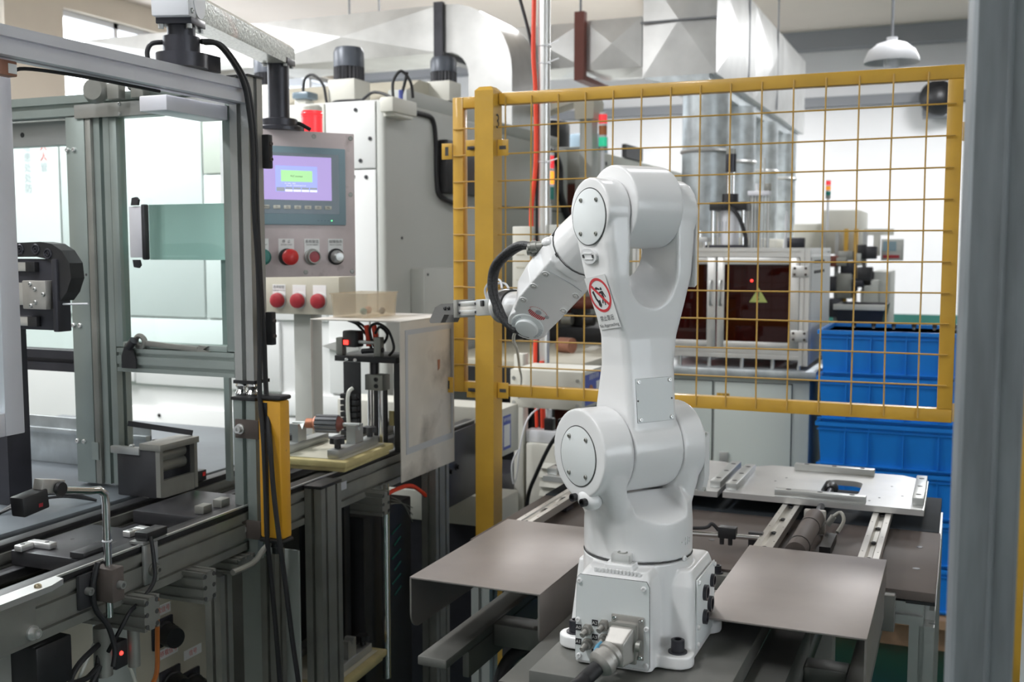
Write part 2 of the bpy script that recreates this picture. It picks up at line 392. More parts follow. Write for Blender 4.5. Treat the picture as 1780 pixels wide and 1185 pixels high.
p = V(onp(.40, .27)); g = G(); g.tube([(p.x, 1.515, p.z), (p.x - .003, 1.500, p.z - .006), (p.x - .004, 1.488, p.z - .03), (p.x - .004, 1.49, p.z - .055)], .0042, 10); g.out('air_hose', 'blue_tube', rb)
p = V((-.506, 1.49, .845)); g = G(); g.tube([(p.x, p.y, p.z + .01), (p.x, p.y, p.z - .02), (p.x + .02, p.y - .03, p.z - .06)], .0065, 10); g.out('hose_sleeve', 'rubber', rb)
# heavy-duty connector and cable
c = V((-.4565, 1.53, .906))
g = G(); g.box(c.x - .026, c.x + .026, 1.527, 1.5305, c.z - .034, c.z + .034, .0015); fl = g.out('connector_flange', 'cast_alu', rb)
for sx in (-1, 1):
    for sz in (-1, 1):
        g = G(); g.screw((c.x + sx * .021, 1.527, c.z + sz * .029), (0, -1, 0), .0035); g.out('flange_screw', 'chrome', fl)
ax = V((-.42, -.80, -.42)).normalized()
g = G(); g.loft([[(x, 1.527, z) for x, z in ((c.x - .018, c.z - .026), (c.x + .018, c.z - .026), (c.x + .018, c.z + .026), (c.x - .018, c.z + .026))],
                 [(x, 1.502, z) for x, z in ((c.x - .020, c.z - .028), (c.x + .017, c.z - .028), (c.x + .017, c.z + .024), (c.x - .020, c.z + .024))],
                 [(x, 1.484, z) for x, z in ((c.x - .024, c.z - .032), (c.x + .006, c.z - .032), (c.x + .006, c.z + .004), (c.x - .024, c.z + .004))]])
hd = remesh(g, 'connector_hood', 'cast_alu', rb, vox=.0018, it=5)
g = G(); g.box(c.x - .0235, c.x + .0205, 1.505, 1.511, c.z - .033, c.z + .028, .002); g.cyl((c.x + .0205, 1.508, c.z - .004), (c.x + .027, 1.508, c.z - .004), .009); g.out('latch', 'alu_dull', hd)
q = V((c.x - .010, 1.492, c.z - .011))
g = G(); g.lathe(q, ax, [(.018, 0), (.021, .003), (.021, .010), (.0185, .012), (.0185, .018), (.0215, .020), (.0215, .030), (.017, .036), (.013, .038)], 28); g.out('cable_gland', 'cast_alu', rb)
e = q + ax * .034
g = G(); g.tube([e - ax * .01, e + ax * .03, V((-.497, 1.413, .866)), V((-.520, 1.37, .852)), V((-.545, 1.33, .81)), V((-.56, 1.30, .65)), V((-.55, 1.32, .40)), V((-.50, 1.42, .10)), V((-.46, 1.5, .02))], .0115, 16); g.out('power_cable', 'rubber', rb)
# side panel of the base with round ports
g = G(); g.box(-.373, -.370, 1.622, 1.745, .866, .978, .001); sp = g.out('side_panel', 'white_panel', rb)
for y, z, r in ((1.668, .945, .013), (1.705, .915, .013), (1.668, .905, .012), (1.72, .95, .011)):
    g = G(); g.lathe((-.370, y, z), (1, 0, 0), [(r, 0), (r, .006), (r * .7, .006), (r * .7, .002)], 18); g.out('side_port', 'black_metal', sp)
for y, z in ((1.628, .972), (1.74, .972), (1.628, .90), (1.628, .872)):
    g = G(); g.screw((-.370, y, z), (1, 0, 0), .0042); g.out('side_screw', 'white_robot', sp)
# --- turret with two shoulder lobes
g = G(AR)
g.lathe((0, 0, 1.0095), (0, 0, 1), [(.0885, 0), (.0885, .05), (.086, .085), (.070, .105)], 56)
def prong(secs, yi, yo):
    g.loft([rrect(-hx, hx, min(a, b), max(a, b), z, .02) for z, hx, a, b in secs])
    g.cyl((0, min(yi, yo), 1.178), (0, max(yi, yo), 1.178), .071, n=56)
prong([(1.015, .045, .0, .050), (1.06, .052, .03, .074), (1.095, .058, .052, .092), (1.125, .063, .0625, .108), (1.150, .066, .0625, .117), (1.178, .068, .0625, .120)], .0625, .120)
prong([(1.015, .045, .0, -.050), (1.06, .052, -.02, -.070), (1.095, .058, -.034, -.078), (1.125, .063, -.0385, -.083), (1.178, .068, -.0385, -.085)], -.0385, -.085)

k = G(); k.cyl((0, -.0385, 1.178), (0, .0625, 1.178), .0715, n=56)
k2 = G(); k2.loft([[(-.2, y, z) for y, z in ((-.038, 1.122), (.062, 1.122), (.062, 1.30), (-.038, 1.30))], [(.2, y, z) for y, z in ((-.038, 1.110), (.062, 1.110), (.062, 1.30), (-.038, 1.30))]])
k3 = G(); k3.prism([(-.015, -.036, 1.112), (-.16, -.036, 1.03), (-.16, -.036, 1.2), (-.015, -.036, 1.2)], (0, .092, 0))
tur = remesh(g, 'turret', 'white_robot', rb, [k, k2, k3], vox=.0023, it=6)
def cover(par, y, z, R, x=0., s=1, m='white_panel'):
    n = V((0, s, 0)); g = G(AR); g.cyl((x, y - s * .002, z), (x, y + s * .0016, z), R, n=64, bv=.0008); cv = g.out('round_cover', m, par)
    g = G(AR); g.ring((x, y + s * .0004, z), n, R + .0008, .0008, 64); g.out('cover_seam', 'seam', cv)
    return cv
cv = cover(tur, .120, 1.174, .047)
for a in (52, 128, 232, 308):
    g = G(AR); g.screw((cos(radians(a)) * .037, .1214, 1.174 + sin(radians(a)) * .037), (0, 1, 0), .0036); g.out('cover_screw', 'alu_dull', cv)
# bulge with two black plugs at the lower left
g = G(AR); g.ball((-.015, .108, 1.107), .022, 20, 14, (1.1, .8, .8)); g.out('plug_boss', 'white_robot', tur)
for x in (.003, -.024):
    g = G(AR); g.lathe((x, .123, 1.108 + x * .1), (-.15, 1, 0), [(.0065, 0), (.0065, .008), (.0045, .008), (.004, .003)], 14); g.out('black_plug', 'black', tur)
# right side cover of the turret
g = G(AR); g.loft([[(x, -.085, z) for x, z in ((-.058, 1.105), (.05, 1.105), (.055, 1.13), (.055, 1.19), (-.062, 1.205), (-.064, 1.13))], [(x, -.099, z) for x, z in ((-.054, 1.109), (.046, 1.109), (.051, 1.132), (.051, 1.186), (-.058, 1.200), (-.060, 1.132))]])
sc_ = g.out('side_cover', 'white_robot', tur)
for x, z in ((-.055, 1.198), (-.055, 1.108)):
    g = G(AR); g.screw((x - .004, -.088, z), (-1, -.3, 0), .004); g.out('side_cover_screw', 'alu_bright', sc_)
# J1 mark and bolts on the turret skin
g = G(AR)
for a, w_, h_ in ((196, .010, .002), (200, .002, .012), (204, .002, .012), (208, .008, .002), (208, .002, .008)):
    p = V((cos(radians(a)) * .0885, sin(radians(a)) * .0885, 1.036)); t_ = V((-sin(radians(a)), cos(radians(a)), 0)); g.obb(p, (t_, V((cos(radians(a)), sin(radians(a)), 0)), V((0, 0, 1))), (w_ / 2, .001, h_ / 2))
g.out('axis_mark', 'white_robot', tur)
g = G(AR); a = radians(197); g.screw((cos(a) * .088, sin(a) * .088, 1.0085), (cos(a), sin(a), 0), .005); g.out('seam_screw', 'white_robot', tur)
# --- upper arm with fork
g = G(AR)
g.cyl((0, -.038, 1.178), (0, .060, 1.178), .0685, n=56)
g.loft([rrect(-.062, .055, -.036, .060, 1.178, .012), rrect(-.055, .044, -.036, .0605, 1.24, .012), rrect(-.047, .029, -.038, .061, 1.315, .012), rrect(-.045, .024, -.044, .066, 1.36, .012),
        rrect(-.047, .026, -.058, .079, 1.41, .012), rrect(-.050, .034, -.069, .092, 1.455, .013), rrect(-.051, .042, -.074, .101, 1.51, .014), rrect(-.050, .048, -.075, .102, 1.557, .014)])
g.cyl((0, .0555, 1.557), (0, .102, 1.557), .0515, n=48); g.cyl((0, -.075, 1.557), (0, -.033, 1.557), .0515, n=48)
k = G(); R = .0505; pr = [(y, z) for y, z in ((.0595, 1.75), (-.0335, 1.75))] + [(.013 + .0465 * cos(radians(a)), .055 * sin(radians(a))) for a in range(180, 361, 12)]
def cutsec(x, zb): return [(x, y, z if z > 1 else zb + .055 + z) for y, z in pr]
k.loft([cutsec(-.15, 1.345), cutsec(-.052, 1.402), cutsec(.03, 1.450), cutsec(.15, 1.50)])
ua = remesh(g, 'upper_arm', 'white_robot', rb, [k], vox=.0022, it=6)
g = G(AR); a = (-.0505, 1.2325, 1.297); 
# rectangular lid on the rear face
def rear(u, v, off=0.): return V((-.0555 + .0075 * v - off, .047 - .072 * u, 1.228 + .068 * v))
nr = V((-1, 0, .11)).normalized()
g = G(AR); g.loft([[rear(u, v, -.002) for u, v in ((0, 0), (1, 0), (1, 1), (0, 1))], [rear(u, v, .0016) for u, v in ((0, 0), (1, 0), (1, 1), (0, 1))]]); lid = g.out('rear_lid', 'white_panel', ua)
g = G(AR); g.tube([rear(u, v, .0004) for u, v in ((0, 0), (1, 0), (1, 1), (0, 1), (0, 0))], .0008, 6, smooth=False); g.out('lid_seam', 'seam', lid)
for u, v in ((.07, .07), (.93, .07), (.07, .93), (.93, .93)):
    g = G(AR); g.screw(rear(u, v, .0015), nr, .0034); g.out('lid_screw', 'alu_bright', lid)
for u, v in ((.03, .5), (.97, .5)):
    g = G(AR); g.disc(rear(u, v, .0015), nr, .0015, 8); g.out('lid_hole', 'seam', lid)
cv = cover(ua, .102, 1.548, .0435)
for a in (52, 128, 232, 308):
    g = G(AR); g.screw((cos(radians(a)) * .033, .1034, 1.548 + sin(radians(a)) * .033), (0, 1, 0), .0034); g.out('cover_screw', 'alu_dull', cv)
# oval brake cap on the left face
nn = V((-.05, 1, -.25)).normalized(); pc = V((.002, .0985, 1.488))
g = G(AR); u_, v_, d_ = V((1, 0, 0)), nn.cross(V((1, 0, 0))), nn
g.prism([pc - nn * .004 + V((1, 0, 0)) * (.020 * cos(a) + .0) + v_ * (.0125 * sin(a)) for a in [2 * pi * i / 32 for i in range(32)]], nn * .008); bc = g.out('brake_cap', 'white_robot', ua)
for s in (-1, 1):
    g = G(AR); g.obb(pc + nn * .0045 + V((s * .0125, 0, 0)), (V((1, 0, 0)), v_, nn), (.002, .0025, .0006)); g.out('cap_slot', 'seam', bc)
g = G(AR)
for s in (-1, 1): g.obb(pc + nn * .0042 + v_ * (s * .0045), (V((1, 0, 0)), v_, nn), (.011, .0008, .0008))
g.out('cap_rib', 'white_robot', bc)
# right prong outer cover with notch
g = G(AR); g.loft([[(x, -.074, z) for x, z in ((-.046, 1.437), (.03, 1.437), (.042, 1.47), (.046, 1.557), (.03, 1.595), (-.03, 1.595), (-.047, 1.557))], [(x, -.081, z) for x, z in ((-.043, 1.441), (.028, 1.441), (.039, 1.47), (.042, 1.557), (.027, 1.590), (-.027, 1.590), (-.043, 1.557))]])
g.out('right_cover', 'white_robot', ua)
# no-approach sign on the left face, following the slanting skin
s0 = V((-.008, .0842, 1.427)); sv = V((.016, .027, .0955)).normalized(); sn = V((-.02, 1, -.25)).normalized(); su = sv.cross(sn).normalized() * -1
su = V((-1, 0, 0)) - sv * V((-1, 0, 0)).dot(sv); su.normalize(); sn = su.cross(sv).normalized()
if sn.y < 0: sn = -sn
def sp_(a, b, h=.0): return s0 + su * a + sv * b + sn * (h + .0019)
g = G(AR); g.prism([sp_(a, b, -.0006) for a, b in ((-.027, -.055), (.028, -.055), (.029, .031), (-.029, .031))], sn * .0006); sg = g.out('warning_sticker', 'paper', ua)
def band(R0, R1, n=48):
    o_ = []
    for i in range(n):
        a = 2 * pi * i / n; o_.append((cos(a), sin(a)))
    return o_
g = G(AR); bb = band(0, 0); A_ = g.vs([sp_(.028 * a, .028 * b, .0003) for a, b in bb]); B_ = g.vs([sp_(.0235 * a, .0235 * b, .0003) for a, b in bb])
for i in range(48): g.f([A_[i], A_[(i + 1) % 48], B_[(i + 1) % 48], B_[i]])
q45 = sqrt(.5)
g.f(g.vs([sp_(-.0185, .0150, .00035), sp_(-.0150, .0185, .00035), sp_(.0185, -.0150, .00035), sp_(.0150, -.0185, .00035)])); g.out('sign_ring', 'red_sign', sg, 0)
g = G(AR)
def ip(pts, h=.0002): g.f(g.vs([sp_(a, b, h) for a, b in pts]))
ip([(-.019, .007), (-.014, .009), (-.011, -.004), (-.006, -.010), (-.010, -.013), (-.015, -.006)]); ip([(-.011, -.009), (-.004, -.007), (-.003, -.016), (-.007, -.020), (-.011, -.016)])
ip([(-.013, .011), (-.004, .014), (.004, .010), (.003, .008), (-.004, .0095), (-.012, .008)])
ip([(.007 + .0026 * cos(a), .0095 + .0026 * sin(a)) for a in [2 * pi * i / 10 for i in range(10)]])
ip([(.004, .006), (.010, .006), (.0145, -.004), (.0125, -.005), (.0095, .001), (.0095, -.007), (.008, -.017), (.0055, -.017), (.006, -.008), (.002, -.014), (-.0005, -.013), (.004, -.004), (.004, .002), (-.001, .003), (-.001, .005)])
g.out('sign_figure', 'ink', sg, 0)
def stext(body, b, size):
    o = text('sign_text', body, 'ink', sg, (0, 0, 0), (1, 0, 0), (0, 1, 0), size)
    T = MX(((su.x, sv.x, sn.x, 0), (su.y, sv.y, sn.y, 0), (su.z, sv.z, sn.z, 0), (0, 0, 0, 1))); pp = sp_(0, b, .0003)
    o.data.transform(AR @ MX.Translation(pp) @ T)
stext('禁止靠近', -.038, .0095); stext('No Approaching', -.049, .0078)
# --- elbow housing and forearm (rolled about its own axis)
FA = radians(-33); fd = V((cos(FA), 0, sin(FA))); f0 = V((-sin(FA), 0, cos(FA))); RO = radians(52)
yv = V((0, 1, 0)) * cos(RO) - f0 * sin(RO); fn = f0 * cos(RO) + V((0, 1, 0)) * sin(RO)         # flat side normal / across the flat side
J5 = V((.3105, 0, 1.395))
def fp(t, y, n): return J5 + fd * (t - .34) + yv * y + fn * n
def fcirc(t, r, oy=0., on=0.): return [fp(t, oy + r * cos(2 * pi * i / 24), on + r * sin(2 * pi * i / 24)) for i in range(24)]
def fsec(t, w_=.056, a=-.037, b=.047, c=.066, d=-.040):
    return [fp(t, y, n) for y, n in ((w_, a), (w_, b), (.020, c), (-.028, c - .008), (d - .006, .030), (d - .006, -.02), (-.020, a - .010), (.030, a - .006))]
g = G(AR); g.cyl((0, -.0325, 1.564), (0, .0585, 1.564), .0655, n=56)
g.loft([fcirc(.0, .046, 0, .004), fcirc(.06, .050, 0, .004), fcirc(.11, .053, .002, .006), fcirc(.154, .055, .003, .008)])
k = G(); k.box(-.15, .05, -.12, .058, 1.40, 1.492)
elb = remesh(g, 'elbow_housing', 'white_robot', rb, [], vox=.0023, it=8)
g = G(AR); g.loft([fcirc(.1555, .055, .003, .008), fcirc(.175, .0555, .003, .008)])
g.loft([fsec(.168, .050, -.036, .046, .064), fsec(.188), fsec(.24), fsec(.29, c=.060), fsec(.322, a=-.036, b=.040, c=.046)])
g.cyl(J5 - yv * .040, J5 + yv * .056, .0385, n=40)
k = G(); k.prism([J5 + V((.012, -.036, -.10)), J5 + V((.16, -.036, -.10)), J5 + V((.16, -.036, .10)), J5 + V((.04, -.036, .10))], (0, .06, 0))
fa = remesh(g, 'forearm', 'white_robot', rb, [], vox=.0021, it=5)
g = G(AR); g.tube(fcirc(.1548, .0548, .003, .008) + [fcirc(.1548, .0548, .003, .008)[0]], .0009, 6, smooth=False); g.out('joint_seam', 'seam', fa)
for a in (40, 85):
    g = G(AR); p = fp(.1548, .003 + .0555 * cos(radians(a)), .008 + .0555 * sin(radians(a))); r_ = (yv * cos(radians(a)) + fn * sin(radians(a))); g.obb(p, (fd, r_, fd.cross(r_)), (.0025, .0008, .003)); g.out('seam_mark', 'seam', fa)
g = G(AR); g.tube([fp(.188, .0562, -.030), fp(.186, .0562, .0), fp(.188, .0562, .038)], .0005, 6); g.out('cover_line', 'ink_grey', fa)
for t, n in ((.198, .038), (.240, .040), (.285, .038), (.205, -.028), (.255, -.030)):
    g = G(AR); g.lathe(fp(t, .0545, n), yv, [(.0072, 0), (.0072, .003), (.0055, .003), (.0055, .001)], 16); sb = g.out('screw_boss', 'white_robot', fa)
    g = G(AR); g.screw(fp(t, .0555, n), yv, .0042); g.out('boss_screw', 'alu_bright', sb)
g = G(AR); g.cyl(J5 + yv * .054, J5 + yv * .0585, .031, n=44, bv=.001); cv = g.out('wrist_cover', 'white_panel', fa)
g = G(AR); g.cyl(J5 + yv * .058, J5 + yv * .066, .0215, n=40, bv=.003); g.out('wrist_cap', 'white_panel', cv)
g = G(AR)
for a in list(range(-30, 40, 14)) + list(range(150, 220, 14)):
    g.ring(J5 + yv * .0588 + fd * (.0265 * sin(radians(a))) + fn * (.0265 * cos(radians(a))), yv, .0022, .0005, 10, 5)
g.out('cover_dial', 'ink_grey', cv)
g = G(AR)
for i in range(9):
    a = radians(-32 + 64 * i / 8); q_ = fd * cos(a) + fn * sin(a); g.obb(J5 + yv * .0592 + q_ * .0255, (yv.cross(q_), yv, q_), (.0016, .0005, .0030))
g.out('dark_lettering', 'ink', cv)
# red hatched ring print with a hole
rc = fp(.293, .0566, .002); w1 = fn; w2 = -fd
g = G(AR)
for i in range(11):
    x = -.0155 + i * .0031; h0 = -sqrt(max(0, .018 ** 2 - x * x)) * .8 - .003; h1 = h0 * .25
    g.f(g.vs([rc + w1 * (x - .001) + w2 * h0, rc + w1 * (x + .001) + w2 * h0, rc + w1 * (x + .001) + w2 * h1, rc + w1 * (x - .001) + w2 * h1]))
for i in range(12):
    a = radians(15 * i); b = radians(15 * i + 9)
    g.f(g.vs([rc + w1 * (cos(q) * r) + w2 * (sin(q) * r * .62) for q, r in ((a, .0185), (b, .0185), (b, .017), (a, .017))]))
g.out('hatched_ring', 'red_sign', fa, 0)
g = G(AR); g.ring(rc - yv * .001, yv, .0048, .0014, 20); g.cyl(rc - yv * .003, rc, .0045); g.out('oil_hole', 'ink_grey', fa)
g = G(AR); q_ = rc - w1 * .0175 + w2 * .001; g.cyl(q_ - yv * .003, q_ + yv * .0003, .0042); g.out('small_hole', 'ink_grey', fa)
# connector stubs and sleeve cable on top of the forearm
for t, n, y in ((.205, .060, .004), (.190, .064, .010)):
    g = G(AR); b = fp(t, y, n); dd = (fn * .72 + fd * .60 + yv * .2).normalized()
    g.lathe(b, dd, [(.009, 0), (.009, .010), (.0105, .011), (.0105, .020), (.008, .021), (.008, .026)], 16); g.out('round_connector', 'alu_dull', rb)
g = G(AR); g.ball(fp(.172, .012, .060), .016, 16, 10, (1.0, .8, .6)); g.out('top_boss', 'white_robot', fa)
for off in (0, .006):
    o3 = V((off * .6, off, off * .5)); g = G(AR)
    g.tube([fp(.205, .008, .066) + o3] + [V(q) + o3 for q in ((.235, .058, 1.502), (.262, .062, 1.502), (.298, .064, 1.490), (.336, .066, 1.468), (.351, .066, 1.444), (.350, .066, 1.415), (.340, .062, 1.390), (.325, .056, 1.364), (.306, .040, 1.345))], .0063, 12)
    g.out('sleeved_cable', 'cable_sleeve', rb)
# --- wrist, tool flange and gripper
TD = V((1, 0, -.075)).normalized(); W0 = V((.2418, 0, 1.400))
g = G(AR); g.lathe(W0, TD, [(.026, .05), (.0285, .075), (.0275, .10), (.0275, .150)], 36); g.ball(W0 + TD * .07, .030, 24, 16); wr = g.out('wrist', 'white_robot', rb)
def tp(t, y=0, n=0): return W0 + TD * t + V((0, y, 0)) + V((.075, 0, 1)).normalized() * n
g = G(AR); g.lathe(W0, TD, [(.0315, .150), (.0315, .176)], 36); g.out('adapter_ring', 'black', rb)
g = G(AR); g.lathe(W0, TD, [(.033, .1765), (.0335, .178), (.0335, .190), (.031, .192), (.018, .192), (.018, .205)], 36); fl = g.out('tool_flange', 'alu_bright', rb)
for a in (30, 150, 270):
    g = G(AR); u_ = V((0, 1, 0)); g.screw(tp(.192, .025 * cos(radians(a)), .025 * sin(radians(a))), TD, .004); g.out('flange_bolt', 'black_metal', fl)
tn = V((.075, 0, 1)).normalized()
g = G(AR); g.obb(tp(.235), (TD, V((0, 1, 0)), tn), (.030, .020, .0165), .002); gb = g.out('gripper', 'alu', rb); gb['label'] = 'silver pneumatic parallel gripper'
g = G(AR); g.obb(tp(.305), (TD, V((0, 1, 0)), tn), (.045, .0175, .0145), .0015); g.out('cylinder_block', 'alu_bright', gb)
for n in (-.0085, .0085):
    g = G(AR); g.obb(tp(.300, .0175, n), (TD, V((0, 1, 0)), tn), (.040, .0012, .0045), .0006); g.out('sensor_rail', 'alu', gb)
    for t in (.266, .335):
        g = G(AR); g.screw(tp(t, .0185, n), (0, 1, 0), .003); g.out('rail_screw', 'black_metal', gb)
g = G(AR); g.obb(tp(.236, .0205, .008), (TD, V((0, 1, 0)), tn), (.006, .002, .006), .001); g.out('port_block', 'black', gb)
g = G(AR); g.obb(tp(.350), (TD, V((0, 1, 0)), tn), (.008, .021, .0185), .001); g.out('jaw_plate', 'alu_dull', gb)
for s in (-1, 1):
    g = G(AR); g.prism([tp(t, s * .015 - .006, n) for t, n in ((.358, -.012), (.400, -.011), (.418, -.028), (.466, -.028), (.470, -.022), (.440, .006), (.412, .012), (.358, .012))], V((0, .012, 0))); fg = g.out('finger', 'gunmetal', gb)
    for t in (.378, .394):
        g = G(AR); g.screw(tp(t, s * .015 + .006, .002), (0, 1, 0), .0042); g.out('finger_bolt', 'black', fg)
g = G(AR); g.tube([tp(.232, .012, .016), tp(.23, .016, .036), tp(.20, .018, .052), tp(.165, .02, .050), tp(.15, .025, .034)], .0022, 8)
g.tube([tp(.238, .004, .016), tp(.236, .006, .030), tp(.205, .008, .044), tp(.165, .01, .044), tp(.15, .01, .034)], .0022, 8); g.out('sensor_wire', 'white_plastic', gb)
g = G(); g.tube([(-.76, 1.85, 1.37), (-.815, 1.928, 1.325), (-.999, 2.387, 1.249), (-1.147, 2.756, 1.163), (-1.295, 3.125, 1.07), (-1.372, 3.25, .94)], .0035, 8); g.out('thin_hose', 'cream', rb)
# ================================================================== robot stand and table
t = root('robot_stand', 'grey steel base frame with thick plate under the white robot', 'stand', (-.45, 1.8, 0))
g = G(); g.box(-.600, -.300, 1.479, 1.98, .815, .8495, .002); g.out('base_plate', 'steel_frame', t)
def rhs(x0, x1, y0, y1, z0, z1, n='frame_tube', m='steel_frame'):
    g = G(); g.box(x0, x1, y0, y1, z0, z1, .004); return g.out(n, m, t)
rhs(-.895, -.835, 1.665, 2.45, .742, .76); rhs(-.850, -.835, 1.76, 2.45, .69, .7415); rhs(-.8345, -.66, 1.87, 1.93, .715, .76); rhs(-.8345, -.66, 2.38, 2.44, .715, .76)
rhs(-.66, -.60, 1.50, 2.45, .715, .76); rhs(-.30, -.24, 1.50, 2.45, .715, .76); rhs(-.395, -.30, 1.89, 1.94, .715, .76); rhs(-.24, -.165, 1.89, 1.94, .715, .76); rhs(-.165, -.13, 1.72, 2.45, .715, .76); rhs(-.60, -.30, 1.50, 1.56, .755, .815)
for x in (-.63, -.27):
    for y in (1.56, 2.41): rhs(x - .03, x + .03, y - .03, y + .03, 0, .715, 'leg')
g = G(); g.box(-.66, -.60, 1.50, 1.98, .76, .8145); g.out('plate_spacer', 'steel_frame', t)
g = G(); g.box(-.30, -.24, 1.50, 1.98, .76, .8145); g.out('plate_spacer', 'steel_frame', t)
g = G(); g.tube([(-.74, 1.96, .705), (-.79, 1.90, .70), (-.812, 1.865, .665), (-.805, 1.84, .60), (-.79, 1.82, .45), (-.78, 1.85, .2), (-.80, 1.95, .02)], .014, 12)
o = g.out('cable_hose', 'rubber', None); tag(o, 'black corrugated hose hanging below the left chute', 'hose')
g = G(); g.tube([(-.33, 2.30, .1), (-.30, 2.12, .5), (-.27, 2.0, .69), (-.24, 1.90, .69)], .006, 10); o = g.out('blue_hose', 'blue_dark', None); tag(o, 'thin dark blue air hose under the right chute', 'hose')
# table
t = root('work_table', 'steel topped work table on aluminium legs behind the robot', 'table', (-.52, 2.5, 0))
g = G(); g.box(-1.0, -.03, 2.115, 2.58, .832, .850, .0015); g.out('table_top', 'steel', t)
g = G(); g.box(-1.0, -.034, 2.58, 2.94, .832, .852, .0015); g.out('black_top_plate', 'slate', t)
for x, y in ((-.15, 2.20), (-.07, 2.27), (-.07, 2.44), (-.50, 2.32), (-.60, 2.42), (-.95, 2.30), (-.97, 2.45), (-.55, 2.2)):
    g = G(); g.cyl((x, y, .8499), (x, y, .8506), .007); g.out('countersunk_bolt', 'dark_iron', t)
for y in (2.14, 2.91):
    g = G(); g.ext(0, -.98, -.05, (y + .0, .805), .045, .045); g.out('table_rail', 'alu', t)
for x in (-.9775, -.0525):
    g = G(); g.ext(1, 2.165, 2.885, (.805, x), .045, .045); g.out('table_rail', 'alu', t)
    for y in (2.1425, 2.905):
        g = G(); g.ext(2, 0, .7825, (x, y), .045, .045); lg = g.out('leg', 'alu', t)
g = G(); g.box(-.082, -.03, 2.113, 2.167, .826, .8318); g.out('leg_cap', 'black', t)
# levelling bracket with bolt at the front edge
for x in (-.145, -.44):
    g = G(); g.box(x - .045, x + .045, 2.085, 2.114, .775, .845, .002); b = g.out('corner_bracket', 'steel_frame', t)
    g = G(); g.cyl((x, 2.085, .805), (x, 2.0835, .805), .012, n=20); g.out('bracket_hole', 'seam', b)
    g = G(); g.cyl((x, 2.10, .845), (x, 2.10, .847), .012); g.lathe((x, 2.10, .847), (0, 0, 1), [(.008, 0), (.008, .014), (.005, .014), (.005, .006)], 18); g.out('bracket_bolt', 'black_metal', b)
g = G()
o = None
for x in (-.395, -.365):
    g = G(); g.lathe((x, 2.112, .818), (0, -1, 0), [(.009, 0), (.009, .012), (.006, .012), (.006, .005)], 16); g.out('edge_bolt', 'black_metal', t)
# chutes: folded sheet with hanging flanges
def chute(x0, x1, label, h=.10):
    t = root('sheet_chute', label, 'chute', ((x0 + x1) / 2, 1.9, .85), group='folded sheet chutes'); y0, y1, z, th = 1.68, 2.135, .900, .0035
    g = G(); g.box(x0, x1, y0, y1, z - th, z, .0008); g.out('top_sheet', 'sheet', t)
    for s, x in ((1, x0), (-1, x1)):
        P = [(y0, z - th), (y0, z - h + .03)] + [(y0 + .03 - .03 * cos(radians(a)), z - h + .03 - .03 * sin(radians(a))) for a in (15, 30, 45, 60, 75, 90)] + [(y1 - .01, z - h), (y1 - .01, z - th)]
        g = G(); g.prism([(x, y, q) for y, q in P], (s * th, 0, 0)); g.out('side_flange', 'sheet', t, 25)
    return t
chute(-.917, -.661, 'folded bare metal chute to the left of the robot base')
chute(-.383, -.119, 'folded bare metal chute to the right of the robot base')
# linear rails, sliding fixtures and air cylinder
def slide(x0, cx, lab):
    t = root('linear_rail', lab, 'rail', (x0 + .02, 2.4, .852), group='linear rails on the table')
    g = G(); g.prism([(x0, 2.14, .868), (x0 + .013, 2.14, .868), (x0 + .013, 2.14, .862), (x0 + .027, 2.14, .862), (x0 + .027, 2.14, .868), (x0 + .04, 2.14, .868), (x0 + .04, 2.14, .872), (x0 + .04, 2.14, .886), (x0 + .028, 2.14, .886), (x0 + .024, 2.14, .877), (x0 + .016, 2.14, .877), (x0 + .012, 2.14, .886), (x0, 2.14, .886)], (0, .80, 0)); g.out('rail_body', 'rail_steel', t)
    for k in range(4):
        y = 2.20 + k * .125; g = G(); g.screw((x0 + .02, y, .877), (0, 0, 1), .006); g.out('rail_bolt', 'black', t)
        for s in (.005, .035):
            g = G(); g.cyl((x0 + s, y + .03, .886), (x0 + s, y + .03, .8864), .0018, n=8); g.out('rail_screw', 'chrome', t)
    for y in (2.22, 2.42, 2.62, 2.82):
        g = G(); g.box(x0 + .004, x0 + .036, y, y + .05, .8525, .8618); g.out('rail_support', 'black_metal', t)
    return t
for x, l in ((-.384, 'left of the two linear rails behind the right chute'), (-.177, 'right linear rail behind the right chute, near the table end'), (-.917, 'linear rail rising behind the left chute, by the yellow post'), (-.70, 'linear rail passing behind the white robot base')): slide(x, 0, l)
